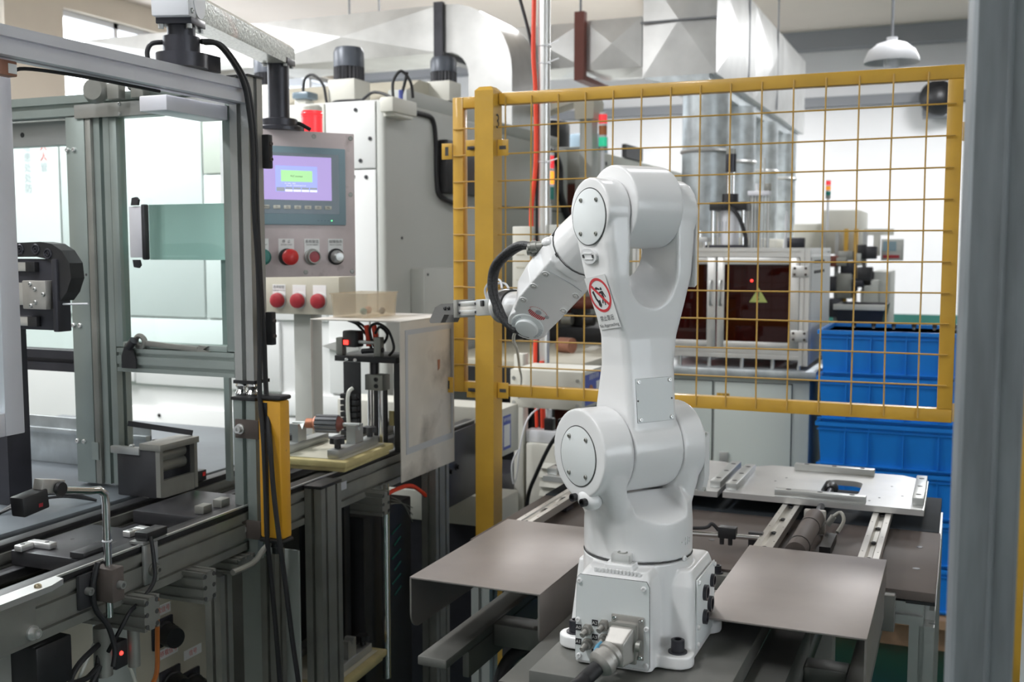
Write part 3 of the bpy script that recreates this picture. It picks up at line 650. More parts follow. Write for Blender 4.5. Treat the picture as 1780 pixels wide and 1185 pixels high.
def fixture(x0, lab):
    t = root('sliding_fixture', lab, 'fixture', (x0 + .23, 2.75, .886), group='sliding fixture plates')
    def rr(cx, cy, a, b, r, n=6):
        P = []
        for sx, sy, a0 in ((1, 1, 0), (-1, 1, 90), (-1, -1, 180), (1, -1, 270)):
            for i in range(n + 1):
                q = radians(a0 + 90 * i / n); P.append((cx + sx * (a - r) + r * cos(q), cy + sy * (b - r) + r * sin(q)))
        return P
    hole = rr(x0 + .265, 2.745, .045, .082, .03)
    bm = G(); o_ = [(x0, 2.575), (x0 + .463, 2.57), (x0 + .463, 2.90), (x0 + .40, 2.95), (x0 + .06, 2.95), (x0, 2.90)]
    # plate with an opening: outer and inner loops bridged
    def ringface(z, flip):
        ov = bm.vs([(x, y, z) for x, y in o_]); hv = bm.vs([(x, y, z) for x, y in hole]); ed = []
        for L in (ov, hv):
            for i in range(len(L)): ed.append(bm.bm.edges.new((L[i], L[(i + 1) % len(L)])))
        bmesh.ops.triangle_fill(bm.bm, edges=ed, use_beauty=True); return ov, hv
    a = ringface(.888, 0); b = ringface(.902, 1)
    for A_, B_ in zip(a, b):
        n = len(A_)
        for i in range(n): bm.f([A_[i], A_[(i + 1) % n], B_[(i + 1) % n], B_[i]])
    bm.out('fixture_plate', 'alu_bright', t)
    for (xa, xb, ya, yb, rot) in ((.003, .030, 2.60, 2.86, 1), (.435, .461, 2.615, 2.885, 1), (.125, .330, 2.905, 2.930, 0), (.125, .335, 2.578, 2.603, 0)):
        g = G(); g.box(x0 + xa, x0 + xb, ya, yb, .9022, .919, .001); bar = g.out('stop_bar', 'alu', t)
        for k in (.15, .5, .85):
            p = (x0 + (xa + xb) / 2, ya + (yb - ya) * k) if rot else (x0 + xa + (xb - xa) * k, (ya + yb) / 2)
            g = G(); g.cyl((p[0], p[1], .919), (p[0], p[1], .9194), .0065, n=14); g.out('bar_screw', 'seam', bar)
    for p in ((.1, 2.75), (.12, 2.8), (.36, 2.66), (.38, 2.8), (.34, 2.62), (.41, 2.7)):
        g = G(); g.cyl((x0 + p[0], p[1], .902), (x0 + p[0], p[1], .9023), .003, n=8); g.out('dowel_hole', 'seam', t)
    for x in (.13, .34):
        for y in (2.60, 2.84):
            pass
    return t
fixture(-.530, 'flat aluminium fixture plate with an oblong opening and four stop bars on the right rails'); fixture(-1.005, 'aluminium fixture plate mostly hidden behind the white robot')
t = root('air_cylinder', 'brownish air cylinder with dark piston rod between the right rails', 'cylinder', (-.296, 2.35, .852))
g = G(); g.lathe((-.294, 2.15, .890), (0, 1, 0), [(.0215, 0), (.0215, .30), (.0175, .31)], 28); g.out('barrel', 'steel', t)
for y in (2.20, 2.36):
    g = G(); g.ring((-.294, y, .890), (0, 1, 0), .0218, .0012, 28); g.out('band', 'black', t)
g = G(); g.box(-.318, -.270, 2.448, 2.462, .853, .908, .004); g.out('front_mount', 'cast_alu', t)
g = G(); g.cyl((-.294, 2.46, .890), (-.294, 2.84, .886), .008); g.out('piston_rod', 'black_metal', t)
g = G(); g.lathe((-.294, 2.76, .887), (0, 1, 0), [(.012, 0), (.016, .01), (.016, .035), (.012, .05)], 14); g.out('rod_end', 'black', t)
g = G(); g.box(-.263, -.240, 2.28, 2.40, .853, .872); g.out('valve_block', 'black', t)
g = G(); g.cyl((-.262, 2.42, .885), (-.25, 2.42, .905), .007); g.tube([(-.25, 2.42, .905), (-.235, 2.42, .915), (-.225, 2.39, .905), (-.235, 2.36, .885)], .004, 8); g.out('hose_fitting', 'alu_dull', t)
t = root('rod_sensor', 'small black position sensor clamped on a chrome rod beside the robot', 'sensor', (-.44, 2.26, .852))
g = G(); g.cyl((-.56, 2.235, .882), (-.385, 2.262, .882), .0055, n=14); g.out('chrome_rod', 'chrome', t)
g = G(); g.box(-.470, -.432, 2.240, 2.265, .878, .902, .002); g.out('sensor_body', 'black', t)
for x in (-.462, -.444):
    g = G(); g.cyl((x, 2.246, .864), (x, 2.246, .878), .005, n=12); g.out('clamp_screw', 'black', t)
g = G(); g.tube([(-.47, 2.25, .892), (-.485, 2.25, .905), (-.50, 2.245, .896), (-.56, 2.235, .892)], .004, 8); g.out('sensor_cable', 'rubber', t)
g = G(); g.box(-.41, -.38, 2.27, 2.285, .8525, .89); g.out('rod_stand', 'dark_iron', t)
# ================================================================== yellow fence
FYY = 2.70
def tubebox(t, x0, x1, z0, z1, y0=FYY, y1=FYY + .03, n='frame_rail'):
    g = G(); g.box(x0, x1, y0, y1, z0, z1, .002); return g.out(n, 'yellow', t)
def wire(t, a, b):
    a, b = V(a), V(b); n = 4; P = [a.lerp(b, i / n) for i in range(n + 1)]
    for i in range(1, n): P[i] += V((random.uniform(-.0016, .0016), 0, random.uniform(-.0014, .0014)))
    g = G(); g.tube(P, .0022, 6, 2); return g.out('wire', 'yellow_wire', t)
ZH = [1.828 - i * .0729 for i in range(10)]
t = root('mesh_fence', 'large yellow framed wire mesh safety fence panel behind the robot', 'fence', (-.58, FYY, 1.088))
tubebox(t, -1.1865, -.016, 1.889, 1.921); tubebox(t, -1.1865, -.016, 1.087, 1.119); tubebox(t, -.050, -.016, 1.1192, 1.8888)
for i in range(-1, 14): wire(t, (-1.088 + i * .0766, FYY - .0022, 1.095), (-1.088 + i * .0766, FYY - .0022, 1.908))
for z in ZH: wire(t, (-1.185, FYY - .006, z), (-.030, FYY - .006, z + .004))
t2 = root('mesh_fence', 'narrow yellow wire mesh fence panel left of the yellow post', 'fence', (-1.29, FYY, 1.09))
tubebox(t2, -1.326, -1.294, 1.093, 1.915); tubebox(t2, -1.2938, -1.2425, 1.885, 1.915); tubebox(t2, -1.2938, -1.2425, 1.093, 1.123)
for z in ZH: wire(t2, (-1.322, FYY - .004, z), (-1.2425, FYY - .004, z))
def ear(t, x0, x1, z, y=FYY - .004, up=False):
    g = G(); g.box(x0, x1, y - .0004, y + .0032, z - .022, z + .022, .001); e = g.out('fixing_ear', 'yellow', t)
    g = G(); cx = (x0 + x1) / 2; a_, b_ = (.005, .012) if up else (.010, .005)
    g.prism([(cx + max(-a_, min(a_, a_ * 1.6 * cos(2 * pi * i / 16))) * (1 if not up else 1), y - .0009, z + max(-b_, min(b_, b_ * 1.6 * sin(2 * pi * i / 16)))) for i in range(16)], (0, .0005, 0)); g.out('ear_slot', 'seam', e)
for z in (1.768, 1.112): ear(t2, -1.358, -1.326, z, up=True)
tp_ = root('fence_post', 'yellow square fence post with the number 3 and flanged brackets', 'post', (-1.215, FYY, 0))
g = G(); g.loft([[(x, y, 0) for x, y in ((-1.242, 2.665), (-1.187, 2.665), (-1.187, 2.725), (-1.242, 2.725))], [(x, y, 1.925) for x, y in ((-1.242, 2.665), (-1.187, 2.665), (-1.187, 2.725), (-1.242, 2.725))], [(x, y, 1.936) for x, y in ((-1.232, 2.675), (-1.197, 2.675), (-1.197, 2.715), (-1.232, 2.715))]]); g.out('post_tube', 'yellow', tp_)
for z in (1.772, 1.105):
    ear(tp_, -1.272, -1.243, z, 2.672); ear(tp_, -1.186, -1.153, z, 2.690)
    g = G(); g.cyl((-1.258, 2.668, z), (-1.2425, 2.668, z), .005); g.out('bracket_bolt', 'black_metal', tp_)
text('post_number', '3', 'ink', tp_, (-1.1868, 2.695, 1.842), (0, 1, 0), (0, 0, 1), .055)
tq = root('fence_post', 'yellow fence post seen behind the galvanised pillar at the right edge', 'post', (.12, FYY, 0))
g = G(); g.box(.095, .15, 2.66, 2.72, 0, 1.93, .002); g.out('post_tube', 'yellow', tq)
for z in (1.768, 1.112): ear(tq, -.0155, .0945, z, 2.700)
# galvanised pillar close to the camera
t = root('galvanised_pillar', 'dull galvanised steel pillar close to the camera at right', 'pillar', (.03, 1.0, 0))
g = G(); P = [(-.0045, .985), (.0, .970), (.0035, .966), (.0265, .9655), (.0275, .963), (.0295, .963), (.0305, .9655), (.047, .966), (.049, .969), (.049, 1.03), (-.0045, 1.03)]
g.prism([(x, y, 0) for x, y in P], (0, 0, 3.7)); g.out('pillar_shaft', 'galv_post', t, 20)
g = G(); g.box(-.06, .11, .93, 1.08, 0, .012, .002); g.out('pillar_foot', 'galv_post', t)
# ================================================================== blue crates on a pallet
def crate(z, lab, top=False):
    x0, x1, y0, y1, h = -.488, .132, 4.1, 4.52, .172
    t = root('plastic_crate', lab, 'crate', ((x0 + x1) / 2, (y0 + y1) / 2, z), group='stacked blue crates')
    i = .012; th = .006
    def wall(P): g = G(); g.prism(P, (0, 0, 0)); return g
    g = G(); 
    o_ = lambda q, e: [(x0 + i * (1 - q) + e, y0 + i * (1 - q) + e, 0), (x1 - i * (1 - q) - e, y0 + i * (1 - q) + e, 0), (x1 - i * (1 - q) - e, y1 - i * (1 - q) - e, 0), (x0 + i * (1 - q) + e, y1 - i * (1 - q) - e, 0)]
    A = [V(p) + V((0, 0, z)) for p in o_(0, 0)]; B = [V(p) + V((0, 0, z + h)) for p in o_(1, 0)]; Cc = [V(p) + V((0, 0, z + h)) for p in o_(1, th)]; Dd = [V(p) + V((0, 0, z + .006)) for p in o_(0, th)]
    g.loft([A, B, Cc, Dd]); g.out('crate_body', 'blue', t, 20)
    g = G(); e = .010
    g.loft([[(x0 - e, y0 - e, z + h - .014), (x1 + e, y0 - e, z + h - .014), (x1 + e, y1 + e, z + h - .014), (x0 - e, y1 + e, z + h - .014)], [(x0 - e, y0 - e, z + h), (x1 + e, y0 - e, z + h), (x1 + e, y1 + e, z + h), (x0 - e, y1 + e, z + h)],
            [(x0 + .002, y0 + .002, z + h), (x1 - .002, y0 + .002, z + h), (x1 - .002, y1 - .002, z + h), (x0 + .002, y1 - .002, z + h)], [(x0 + .002, y0 + .002, z + h - .014), (x1 - .002, y0 + .002, z + h - .014), (x1 - .002, y1 - .002, z + h - .014), (x0 + .002, y1 - .002, z + h - .014)]])
    g.out('rim', 'blue', t, 20)
    for zz in (h - .030, .012):
        g = G(); g.box(x0 - .004, x1 + .004, y0 - .004, y0 + .012, z + zz, z + zz + .004); g.out('side_rib', 'blue', t)
    for k, x in enumerate((.095, .178, .30, .42, .50)):
        g = G(); g.box(x0 + x, x0 + x + .004, y0 - .005, y0 + .012, z + .012, z + h - .014); g.out('upright_rib', 'blue', t)
    return t
N = ['topmost blue plastic crate of the stack behind the fence', 'second blue plastic crate from the top of the stack', 'third blue plastic crate from the top, just under the fence rail', 'fourth blue plastic crate from the top, behind the fixture plate', 'second blue plastic crate from the bottom of the stack', 'bottom blue plastic crate standing on the wooden pallet']
for k in range(6): crate(1.023 - k * .1725, N[k])
for k in range(7):
    x = -.40 + k * .075; t = root('metal_pin', 'small grey metal pin peeping over the rim of the topmost blue crate', 'pin', (x, 4.44, 1.03), group='metal pins in the top crate')
    g = G(); g.cyl((x, 4.44, 1.030), (x, 4.44, 1.19), .006, n=10); g.out('pin_shaft', 'alu_dull', t); g = G(); g.cyl((x, 4.44, 1.19), (x, 4.44, 1.205), .009, n=10); g.out('pin_head', 'dark_iron', t)
t = root('wooden_pallet', 'wooden pallet under the stacked blue crates', 'pallet', (-.18, 4.3, 0))
for k in range(5):
    g = G(); g.box(-.50 + k * .14, -.39 + k * .14, 4.05, 4.58, .125, .1575); g.out('deck_board', 'wood', t)
for y in (4.18, 4.32, 4.50):
    g = G(); g.box(-.50, .16, y, y + .07, 0, .125); g.out('bearer', 'wood', t)
# ================================================================== cabinet bench with guarded machine
t = root('cabinet_bench', 'pale grey-green metal cabinet with two doors under the guarded machine', 'cabinet', (-.8, 4.5, 0))
g = G(); g.box(-1.30, -.535, 4.2, 4.95, .0, .992, .003); g.out('cabinet_body', 'bench_grey', t)
for x0, x1 in ((-1.25, -.912), (-.902, -.602)):
    g = G(); g.box(x0 - .003, x1 + .003, 4.1985, 4.2005, .067, .973); g.out('door_gap', 'seam', t)
    g = G(); g.box(x0, x1, 4.192, 4.1987, .07, .970, .001); d = g.out('door', 'bench_grey', t)
    g = G(); g.box(x0 + .025, x0 + .06, 4.184, 4.192, .625, .69, .002); lt = g.out('latch', 'alu', d)
    g = G(); g.cyl((x0 + .043, 4.1835, .645), (x0 + .043, 4.1825, .645), .009); g.out('key_slot', 'dark_iron', d)
g = G(); g.box(-.893, -.842, 4.1910, 4.1918, .905, .925); s = g.out('caution_label', 'tl_orange_off', t); s.data.materials[0] = MT['yellow']
g = G(); g.box(-.893, -.80, 4.1910, 4.1918, .885, .904); g.out('notice_label', 'paper', t)
text('label_mark', '⚠注意', 'ink', t, (-.867, 4.1908, .915), (1, 0, 0), (0, 0, 1), .015)
text('label_mark', '△ 注意安全', 'ink', t, (-.848, 4.1908, .894), (1, 0, 0), (0, 0, 1), .012)
g = G(); g.box(-1.33, -.505, 4.165, 4.98, .9925, 1.028, .008); g.out('bench_top', 'galv', t)
t = root('guarded_machine', 'aluminium framed machine guard with dark red doors and warning triangle', 'machine', (-.85, 4.5, 1.028))
def pf(ax, a, b, c, n='frame_profile', w_=.036): g = G(); g.ext(ax, a, b, c, w_, w_); return g.out(n, 'alu_bright', t)
for x in (-1.23, -.563):
    for y in (4.215, 4.85): pf(2, 1.045, 1.500, (x, y))
for y in (4.215, 4.85):
    pf(0, -1.212, -.581, (y, 1.482)); pf(0, -1.212, -.581, (y, 1.085))
for x in (-1.23, -.563): pf(1, 4.233, 4.832, (1.482, x)); 
for x in (-1.21, -1.05, -.93, -.80, -.68, -.58):
    g = G(); g.cyl((x, 4.215, 1.0285), (x, 4.215, 1.067 if -1.2 < x < -.6 else 1.0445), .008, n=12); g.out('levelling_foot', 'alu', t)
def door(x0, x1, hx, s):
    d = G(); 
    for a in ((x0, x0 + .028), (x1 - .034, x1)): d.box(a[0], a[1], 4.196, 4.213, 1.106, 1.462, .001)
    for z in ((1.106, 1.133), (1.435, 1.462)): d.box(x0 + .028, x1 - .034, 4.196, 4.213, z[0], z[1], .001)
    d = d.out('door', 'alu_bright', t)
    g = G(); g.box(x0 + .028, x1 - .034, 4.203, 4.207, 1.133, 1.435); g.out('door_pane', 'glass_red', d)
    g = G(); g.tube([(hx, 4.196, 1.275), (hx, 4.180, 1.275), (hx, 4.174, 1.285), (hx, 4.174, 1.36), (hx, 4.180, 1.37), (hx, 4.196, 1.37)], .005, 8, smooth=False); g.out('door_handle', 'alu', d)
    for z in (1.16, 1.41):
        if s:
            g = G(); g.box(x1 - .028, x1 + .034, 4.191, 4.1955, z - .022, z + .022, .001); h = g.out('hinge', 'alu_bright', d)
            for a in (-.018, .024):
                for b in (-.012, .012): g = G(); g.screw((x1 + a, 4.191, z + b), (0, -1, 0), .005); g.out('hinge_screw', 'steel', h)
    return d
door(-1.205, -.905, -.922, 0); dd = door(-.899, -.583, -.884, 1)
g = G(); g.prism([(-.773, 4.2015, 1.288), (-.703, 4.2015, 1.288), (-.738, 4.2015, 1.345)], (0, -.001, 0)); s = g.out('warning_triangle', 'olive', dd)
g = G(); g.prism([(-.741, 4.2003, 1.330), (-.735, 4.2003, 1.330), (-.7365, 4.2003, 1.308), (-.7395, 4.2003, 1.308)], (0, -.0006, 0)); g.disc((-.738, 4.2004, 1.300), (0, -1, 0), .0035); g.out('exclamation_mark', 'ink', s)
g = G(); g.box(-.5455, -.5415, 4.235, 4.83, 1.05, 1.464); g.out('side_panel', 'machine_white', t)
for z in (1.44, 1.40):
    g = G(); g.box(-.5413, -.5403, 4.30, 4.62, z, z + .012); g.out('vent_slot', 'seam', t)
g = G(); g.box(-1.21, -.585, 4.235, 4.83, 1.49, 1.4998); g.out('top_sheet', 'alu_panel', t)
g = G(); g.box(-1.2, -.6, 4.80, 4.82, 1.08, 1.46); g.out('inner_wall', 'dark_iron', t)
for x in (-1.12, -.99, -.82, -.71):
    g = G(); g.box(x, x + .05, 4.45, 4.55, 1.06, 1.40, .004); g.out('inner_column', 'red', t)
g = G(); g.ball((-.765, 4.201, 1.372), .0055, 8, 6); g.out('indicator_light', 'led_red', t)
# press cylinder on top
t = root('press_cylinder', 'white press cylinder with chrome rod and black sleeve on the guarded machine', 'cylinder', (-.915, 4.5, 1.5))
g = G(); g.cyl((-.915, 4.5, 1.512), (-.915, 4.5, 1.655), .038, n=28); b = g.out('barrel', 'white_plastic', t)
g = G(); g.box(-.99, -.84, 4.44, 4.56, 1.5005, 1.512); g.out('bottom_flange', 'black_metal', t)
g = G(); g.box(-.99, -.84, 4.44, 4.56, 1.655, 1.690, .002); g.out('top_flange', 'black', t)
for x in (-.978, -.852):
    for y in (4.452, 4.548): g = G(); g.cyl((x, y, 1.512), (x, y, 1.655), .0075, n=12); g.out('tie_rod', 'chrome', t)
g = G(); g.cyl((-.915, 4.5, 1.69), (-.915, 4.5, 1.725), .034, n=10); g.out('clamp_block', 'dark_iron', t)
for x in (-.926, -.904): g = G(); g.cyl((x, 4.5, 1.725), (x, 4.5, 1.815), .007, n=12); g.out('piston_rod', 'chrome', t)
g = G(); g.cyl((-.915, 4.5, 1.815), (-.915, 4.5, 1.89), .022, n=20); g.out('sleeve', 'black_metal', t)
g = G(); g.cyl((-.915, 4.5, 1.89), (-.915, 4.5, 1.912), .020, n=6); g.out('nut', 'alu_dull', t)
g = G(); g.ball((-.915, 4.43, 1.675), .018, 10, 8); g.tube([(-.915, 4.43, 1.675), (-.885, 4.42, 1.655), (-.86, 4.42, 1.62), (-.835, 4.42, 1.55), (-.832, 4.42, 1.501)], .0085, 10); g.out('air_hose', 'rubber', t)
for x in (-.955, -.94, -.925):
    g = G(); g.box(x, x + .004, 4.4613, 4.4618, 1.56, 1.61); g.out('printed_mark', 'ink_grey', b)
t = root('guide_column', 'upright aluminium guide columns beside the white press cylinder', 'guide', (-.80, 4.5, 1.5))
for x, h, r in ((-.825, 1.735, .008), (-.812, 1.73, .006), (-.795, 1.735, .010), (-.775, 1.87, .004), (-.758, 1.72, .007)):
    g = G(); g.cyl((x, 4.5, 1.5005), (x, 4.5, h), r, n=12); g.out('guide_rod', 'alu', t)
g = G(); g.box(-.84, -.75, 4.48, 4.52, 1.715, 1.735, .002); g.out('top_bridge', 'alu_panel', t)
g = G(); g.box(-.770, -.748, 4.485, 4.515, 1.735, 1.765, .002); g.out('end_sensor', 'alu_dull', t)
g = G(); g.cyl((-.803, 4.5, 1.735), (-.803, 4.5, 1.765), .009); g.out('bridge_knob', 'white_plastic', t)
t = root('valve_fitting', 'small group of silver fittings on the guarded machine top by the robot', 'fitting', (-1.06, 4.5, 1.5))
g = G(); g.box(-1.10, -1.0, 4.47, 4.53, 1.525, 1.545, .003); g.out('manifold', 'alu', t)
for x in (-1.085, -1.055, -1.02):
    g = G(); g.cyl((x, 4.5, 1.5005), (x, 4.5, 1.525), .012); g.out('foot_post', 'chrome', t)
for x in (-1.075, -1.045): g = G(); g.cyl((x, 4.5, 1.545), (x, 4.5, 1.572), .014); g.out('cap_nut', 'chrome', t)
# ================================================================== conveyor
CM = MX.Translation((-1.385, 1.8, 0)) @ MX.Rotation(radians(1.6), 4, 'Z') @ MX.Translation((1.385, -1.8, 0))
cv_ = root('conveyor', 'long dull aluminium conveyor frame with black guide strips running into the depth', 'conveyor', (-1.5, 2.2, 0))
def cg(): return G(CM)
g = cg(); g.ext(1, .5, 3.05, (.900, -1.405), .080, .040, .040, .009); g.out('side_rail', 'alu_dull', cv_)
g = cg(); g.ext(1, .5, 3.05, (.900, -1.640), .080, .040, .040, .009); g.out('side_rail', 'alu_dull', cv_)
for x0, x1 in ((-1.423, -1.389), (-1.655, -1.625)):
    g = cg(); g.box(x0, x1, .5, 3.05, .9405, .955, .002); g.out('guide_strip', 'black', cv_)
g = cg(); g.box(-1.3895, -1.3865, .5, 3.05, .9525, .9570, .0005); g.out('edge_trim', 'alu_bright', cv_)
for x in (-1.470, -1.580):
    g = cg(); g.box(x - .014, x + .014, .5, 3.05, .905, .922, .002); g.out('chain_track', 'dark_iron', cv_)
g = cg(); g.ext(1, .5, 3.05, (.872, -1.525), .045, .09, .045); g.out('centre_beam', 'alu_dull', cv_)
for y in (1.463, 1.628, 2.35, .9):
    g = cg(); g.ext(0, -1.66, -1.335, (y, .845), .040, .060, .02, .006); xp = g.out('cross_profile', 'alu_dull', cv_)
    for dy in (-.013, .013):
        for dz in (-.022, 0, .022): g = cg(); g.cyl((-1.335, y + dy, .845 + dz), (-1.3342, y + dy, .845 + dz), .0045, n=10); g.out('profile_hole', 'seam', xp)
for y in (2.045, 2.655):
    g = cg(); g.ext(2, 0, .945, (-1.3615, y + .045), .045, .090, .045); lg = g.out('leg', 'alu_dull', cv_)
    g = cg(); g.box(-1.385, -1.338, y - .002, y + .092, .9455, .953, .001); g.out('end_cap', 'black', lg)
for y in (1.2, 2.045, 2.655):
    g = cg(); g.ext(2, 0, .815, (-1.64, y), .045, .045); g.out('leg', 'alu_dull', cv_)
for y in (1.78, 1.98):
    g = cg(); g.ext(2, 0, .815, (-1.43, y), .040, .040); g.out('leg', 'alu_dull', cv_)
g = cg(); g.box(-1.384, -1.3825, 2.205, 2.235, .905, .925); lb = g.out('name_tag', 'ink_grey', cv_)
# rail fittings
t = root('stop_plate', 'grey plate with bright bar and bolts on the conveyor rail at left edge', 'plate', (-1.36, 1.15, .9))
g = cg(); g.box(-1.384, -1.372, 1.02, 1.235, .872, .948, .001); g.out('plate', 'alu_dull', t)
g = cg(); g.prism([(-1.384, 1.02, .9485), (-1.352, 1.02, .9485), (-1.352, 1.25, .9485), (-1.362, 1.285, .9485), (-1.384, 1.29, .9485)], (0, 0, .010)); g.out('top_bar', 'alu_bright', t)
g = cg(); g.cyl((-1.372, 1.225, .886), (-1.368, 1.225, .886), .012); g.lathe((-1.368, 1.225, .886), (1, 0, 0), [(.008, 0), (.008, .010), (.004, .010), (.004, .004)], 14); g.out('bolt', 'alu_bright', t)
g = cg(); g.screw((-1.366, 1.235, .9585), (0, 0, 1), .006); g.out('bar_screw', 'brass', t)
t = root('rod_clamp_sensor', 'optical sensor on a bent chrome rod clamped to the conveyor rail', 'sensor', (-1.36, 1.39, .86))
g = cg(); g.box(-1.384, -1.377, 1.335, 1.372, .885, .945, .001); g.out('clamp_plate', 'dark_iron', t)
g = cg(); g.box(-1.384, -1.340, 1.372, 1.402, .890, .950, .003); g.out('clamp_block', 'steel', t)
for y, z in ((1.352, .915), (1.388, .92)):
    g = cg(); g.lathe((-1.377 if y < 1.37 else -1.340, y, z), (1, 0, 0), [(.007, 0), (.007, .010), (.0035, .010), (.0035, .004)], 14); g.out('clamp_bolt', 'alu', t)
g = cg(); g.tube([(-1.362, 1.387, .86), (-1.362, 1.387, 1.06), (-1.362, 1.385, 1.078), (-1.362, 1.372, 1.088), (-1.362, 1.35, 1.091), (-1.362, 1.26, 1.112)], .0068, 14, smooth=False); g.out('bent_rod', 'chrome', t)
g = cg(); g.obb((-1.362, 1.262, 1.118), ((1, 0, 0), (0, .97, -.22), (0, .22, .97)), (.010, .024, .011), .002); g.out('rod_joint', 'cast_alu', t)
g = cg(); g.lathe((-1.352, 1.272, 1.112), (1, 0, 0), [(.011, 0), (.013, .004), (.011, .008)], 16); g.out('grip_ring', 'black', t)
g = cg(); g.obb((-1.362, 1.222, 1.100), ((1, 0, 0), (0, .99, .1), (0, -.1, .99)), (.014, .026, .016), .003); sb = g.out('sensor_head', 'black', t)
g = cg(); g.box(-1.349, -1.3475, 1.226, 1.234, 1.092, 1.098); g.out('sensor_lens', 'red_dark', sb)
g = cg(); g.ring((-1.362, 1.387, .995), (0, 0, 1), .0075, .0015, 14); g.out('cable_tie', 'white_plastic', t)
g = cg(); g.tube([(-1.37, 1.372, .96), (-1.373, 1.362, .92), (-1.372, 1.365, .88), (-1.365, 1.385, .845), (-1.36, 1.395, .80), (-1.36, 1.39, .77)], .005, 8)
g.out('sensor_cable', 'rubber', t)
t = root('rail_sensor', 'black sensor on aluminium bracket with looping cable, middle of the near conveyor rail', 'sensor', (-1.36, 1.52, .88))
g = cg(); g.box(-1.384, -1.378, 1.497, 1.535, .880, .955, .001); g.box(-1.41, -1.378, 1.495, 1.56, .9565, .961); g.out('bracket', 'alu', t)
g = cg(); g.box(-1.405, -1.375, 1.503, 1.560, .9615, .978, .003); g.out('sensor_body', 'black', t)
g = cg(); g.cyl((-1.378, 1.520, .905), (-1.373, 1.520, .905), .013); g.lathe((-1.373, 1.520, .905), (1, 0, 0), [(.008, 0), (.008, .010), (.004, .010), (.004, .004)], 14); g.out('bolt', 'alu_dull', t)
g = cg(); g.tube([(-1.373, 1.510, .970), (-1.366, 1.508, .93), (-1.360, 1.50, .89), (-1.358, 1.46, .865), (-1.356, 1.43, .855), (-1.36, 1.41, .83), (-1.38, 1.40, .79)], .0038, 8); g.out('sensor_cable', 'rubber', t)
t = root('carrier_pallet', 'dark carrier pallet with silver clips lying between the conveyor rails', 'pallet', (-1.48, 1.52, .95))
g = cg(); g.box(-1.598, -1.428, 1.40, 1.60, .9225, .950, .002); g.box(-1.46, -1.428, 1.40, 1.47, .9505, .962, .002); g.out('pallet_plate', 'dark_iron', t)
for x, y in ((-1.585, 1.425), (-1.47, 1.575)):
    g = cg(); g.box(x, x + .055, y, y + .018, .9505, .962, .002); g.box(x, x + .018, y - .03, y, .9505, .962, .002); c_ = g.out('clip', 'alu_bright', t)
    for dx, dy in ((.009, -.018), (.04, .009)): g = cg(); g.cyl((x + dx, y + dy, .962), (x + dx, y + dy, .9623), .0045, n=12); g.out('clip_screw', 'seam', c_)
for k in range(4): g = cg(); g.cyl((-1.55 + .03 * k, 1.50 + .012 * (k % 2), .950), (-1.55 + .03 * k, 1.50 + .012 * (k % 2), .9503), .004, n=10); g.out('pallet_hole', 'seam', t)
t = root('carrier_pallet', 'second dark carrier pallet on the conveyor, under the light curtain post', 'pallet', (-1.48, 1.86, .95))
g = cg(); g.box(-1.598, -1.428, 1.72, 1.92, .9225, .950, .002); g.out('pallet_plate', 'dark_iron', t)
for y in (1.74, 1.80): g = cg(); g.box(-1.455, -1.432, y, y + .03, .9505, .968, .002); g.out('clip', 'alu_dull', t)
# underside: tubes, cylinders, drive panel with round plugs
t = root('drive_panel', 'beige equipment panel with black round plugs under the conveyor', 'panel', (-1.62, 1.9, 0))
g = G(); g.box(-1.625, -1.605, 1.50, 2.02, .05, .80, .002); g.out('panel_sheet', 'beige_box', t)
g = G(); g.box(-1.604, -1.600, 1.60, 1.715, .30, .79, .001); g.out('side_sheet', 'bench_grey', t)
for y, z in ((1.80, .655), (1.82, .535), (1.885, .505), (1.80, .42)):
    g = G(); g.box(-1.605, -1.598, y - .032, y + .032, z - .032, z + .032, .002); p_ = g.out('plug_flange', 'black_metal', t)
    g = G(); g.lathe((-1.598, y, z), (1, -.35, 0), [(.027, 0), (.027, .012), (.024, .014), (.025, .030), (.022, .05)], 24); g.out('plug', 'black', p_)
for y, z, s in ((1.80, .705, '分流信号'), (1.82, .605, '移载信号'), (1.90, .575, '信号')):
    g = G(); g.box(-1.6045, -1.6035, y - .030, y + .030, z - .011, z + .011); p_ = g.out('plug_label', 'paper', t)
    text('label_text', s, 'red_sign', p_, (-1.6034, y, z), (0, 1, 0), (0, 0, 1), .014)
g = G(); g.tube([(-1.49, 1.66, .82), (-1.50, 1.67, .70), (-1.50, 1.66, .62), (-1.50, 1.60, .60), (-1.50, 1.54, .63)], .005, 8); o = g.out('air_tube', 'orange_tube'); tag(o, 'orange air tube looping below the conveyor', 'tube')
g = G(); g.tube([(-1.40, 1.40, .80), (-1.41, 1.36, .72), (-1.42, 1.36, .60), (-1.42, 1.44, .56), (-1.42, 1.53, .60), (-1.43, 1.52, .70), (-1.43, 1.48, .76)], .0035, 8); o = g.out('air_tube', 'clear_tube'); tag(o, 'clear plastic tube hanging in a wide loop below the conveyor', 'tube')
g = G(); g.tube([(-1.39, 1.40, .80), (-1.385, 1.35, .785), (-1.385, 1.33, .76), (-1.39, 1.37, .75), (-1.39, 1.40, .76), (-1.385, 1.36, .72), (-1.39, 1.38, .70), (-1.40, 1.41, .78)], .005, 8); o = g.out('cable_bundle', 'rubber'); tag(o, 'tangled black cables below the chrome rod clamp', 'cable')
t = root('stop_cylinder', 'small grey stopper cylinders with red indicator hanging under the conveyor', 'cylinder', (-1.42, 1.46, .74))
for x, y, r in ((-1.40, 1.42, .016), (-1.38, 1.475, .011)):
    g = G(); g.cyl((x, y, .735), (x, y, .825), r, n=18); g.out('barrel', 'alu_dull', t)
g = G(); g.ball((-1.385, 1.448, .768), .0042, 8, 6); g.out('indicator', 'led_red', t)
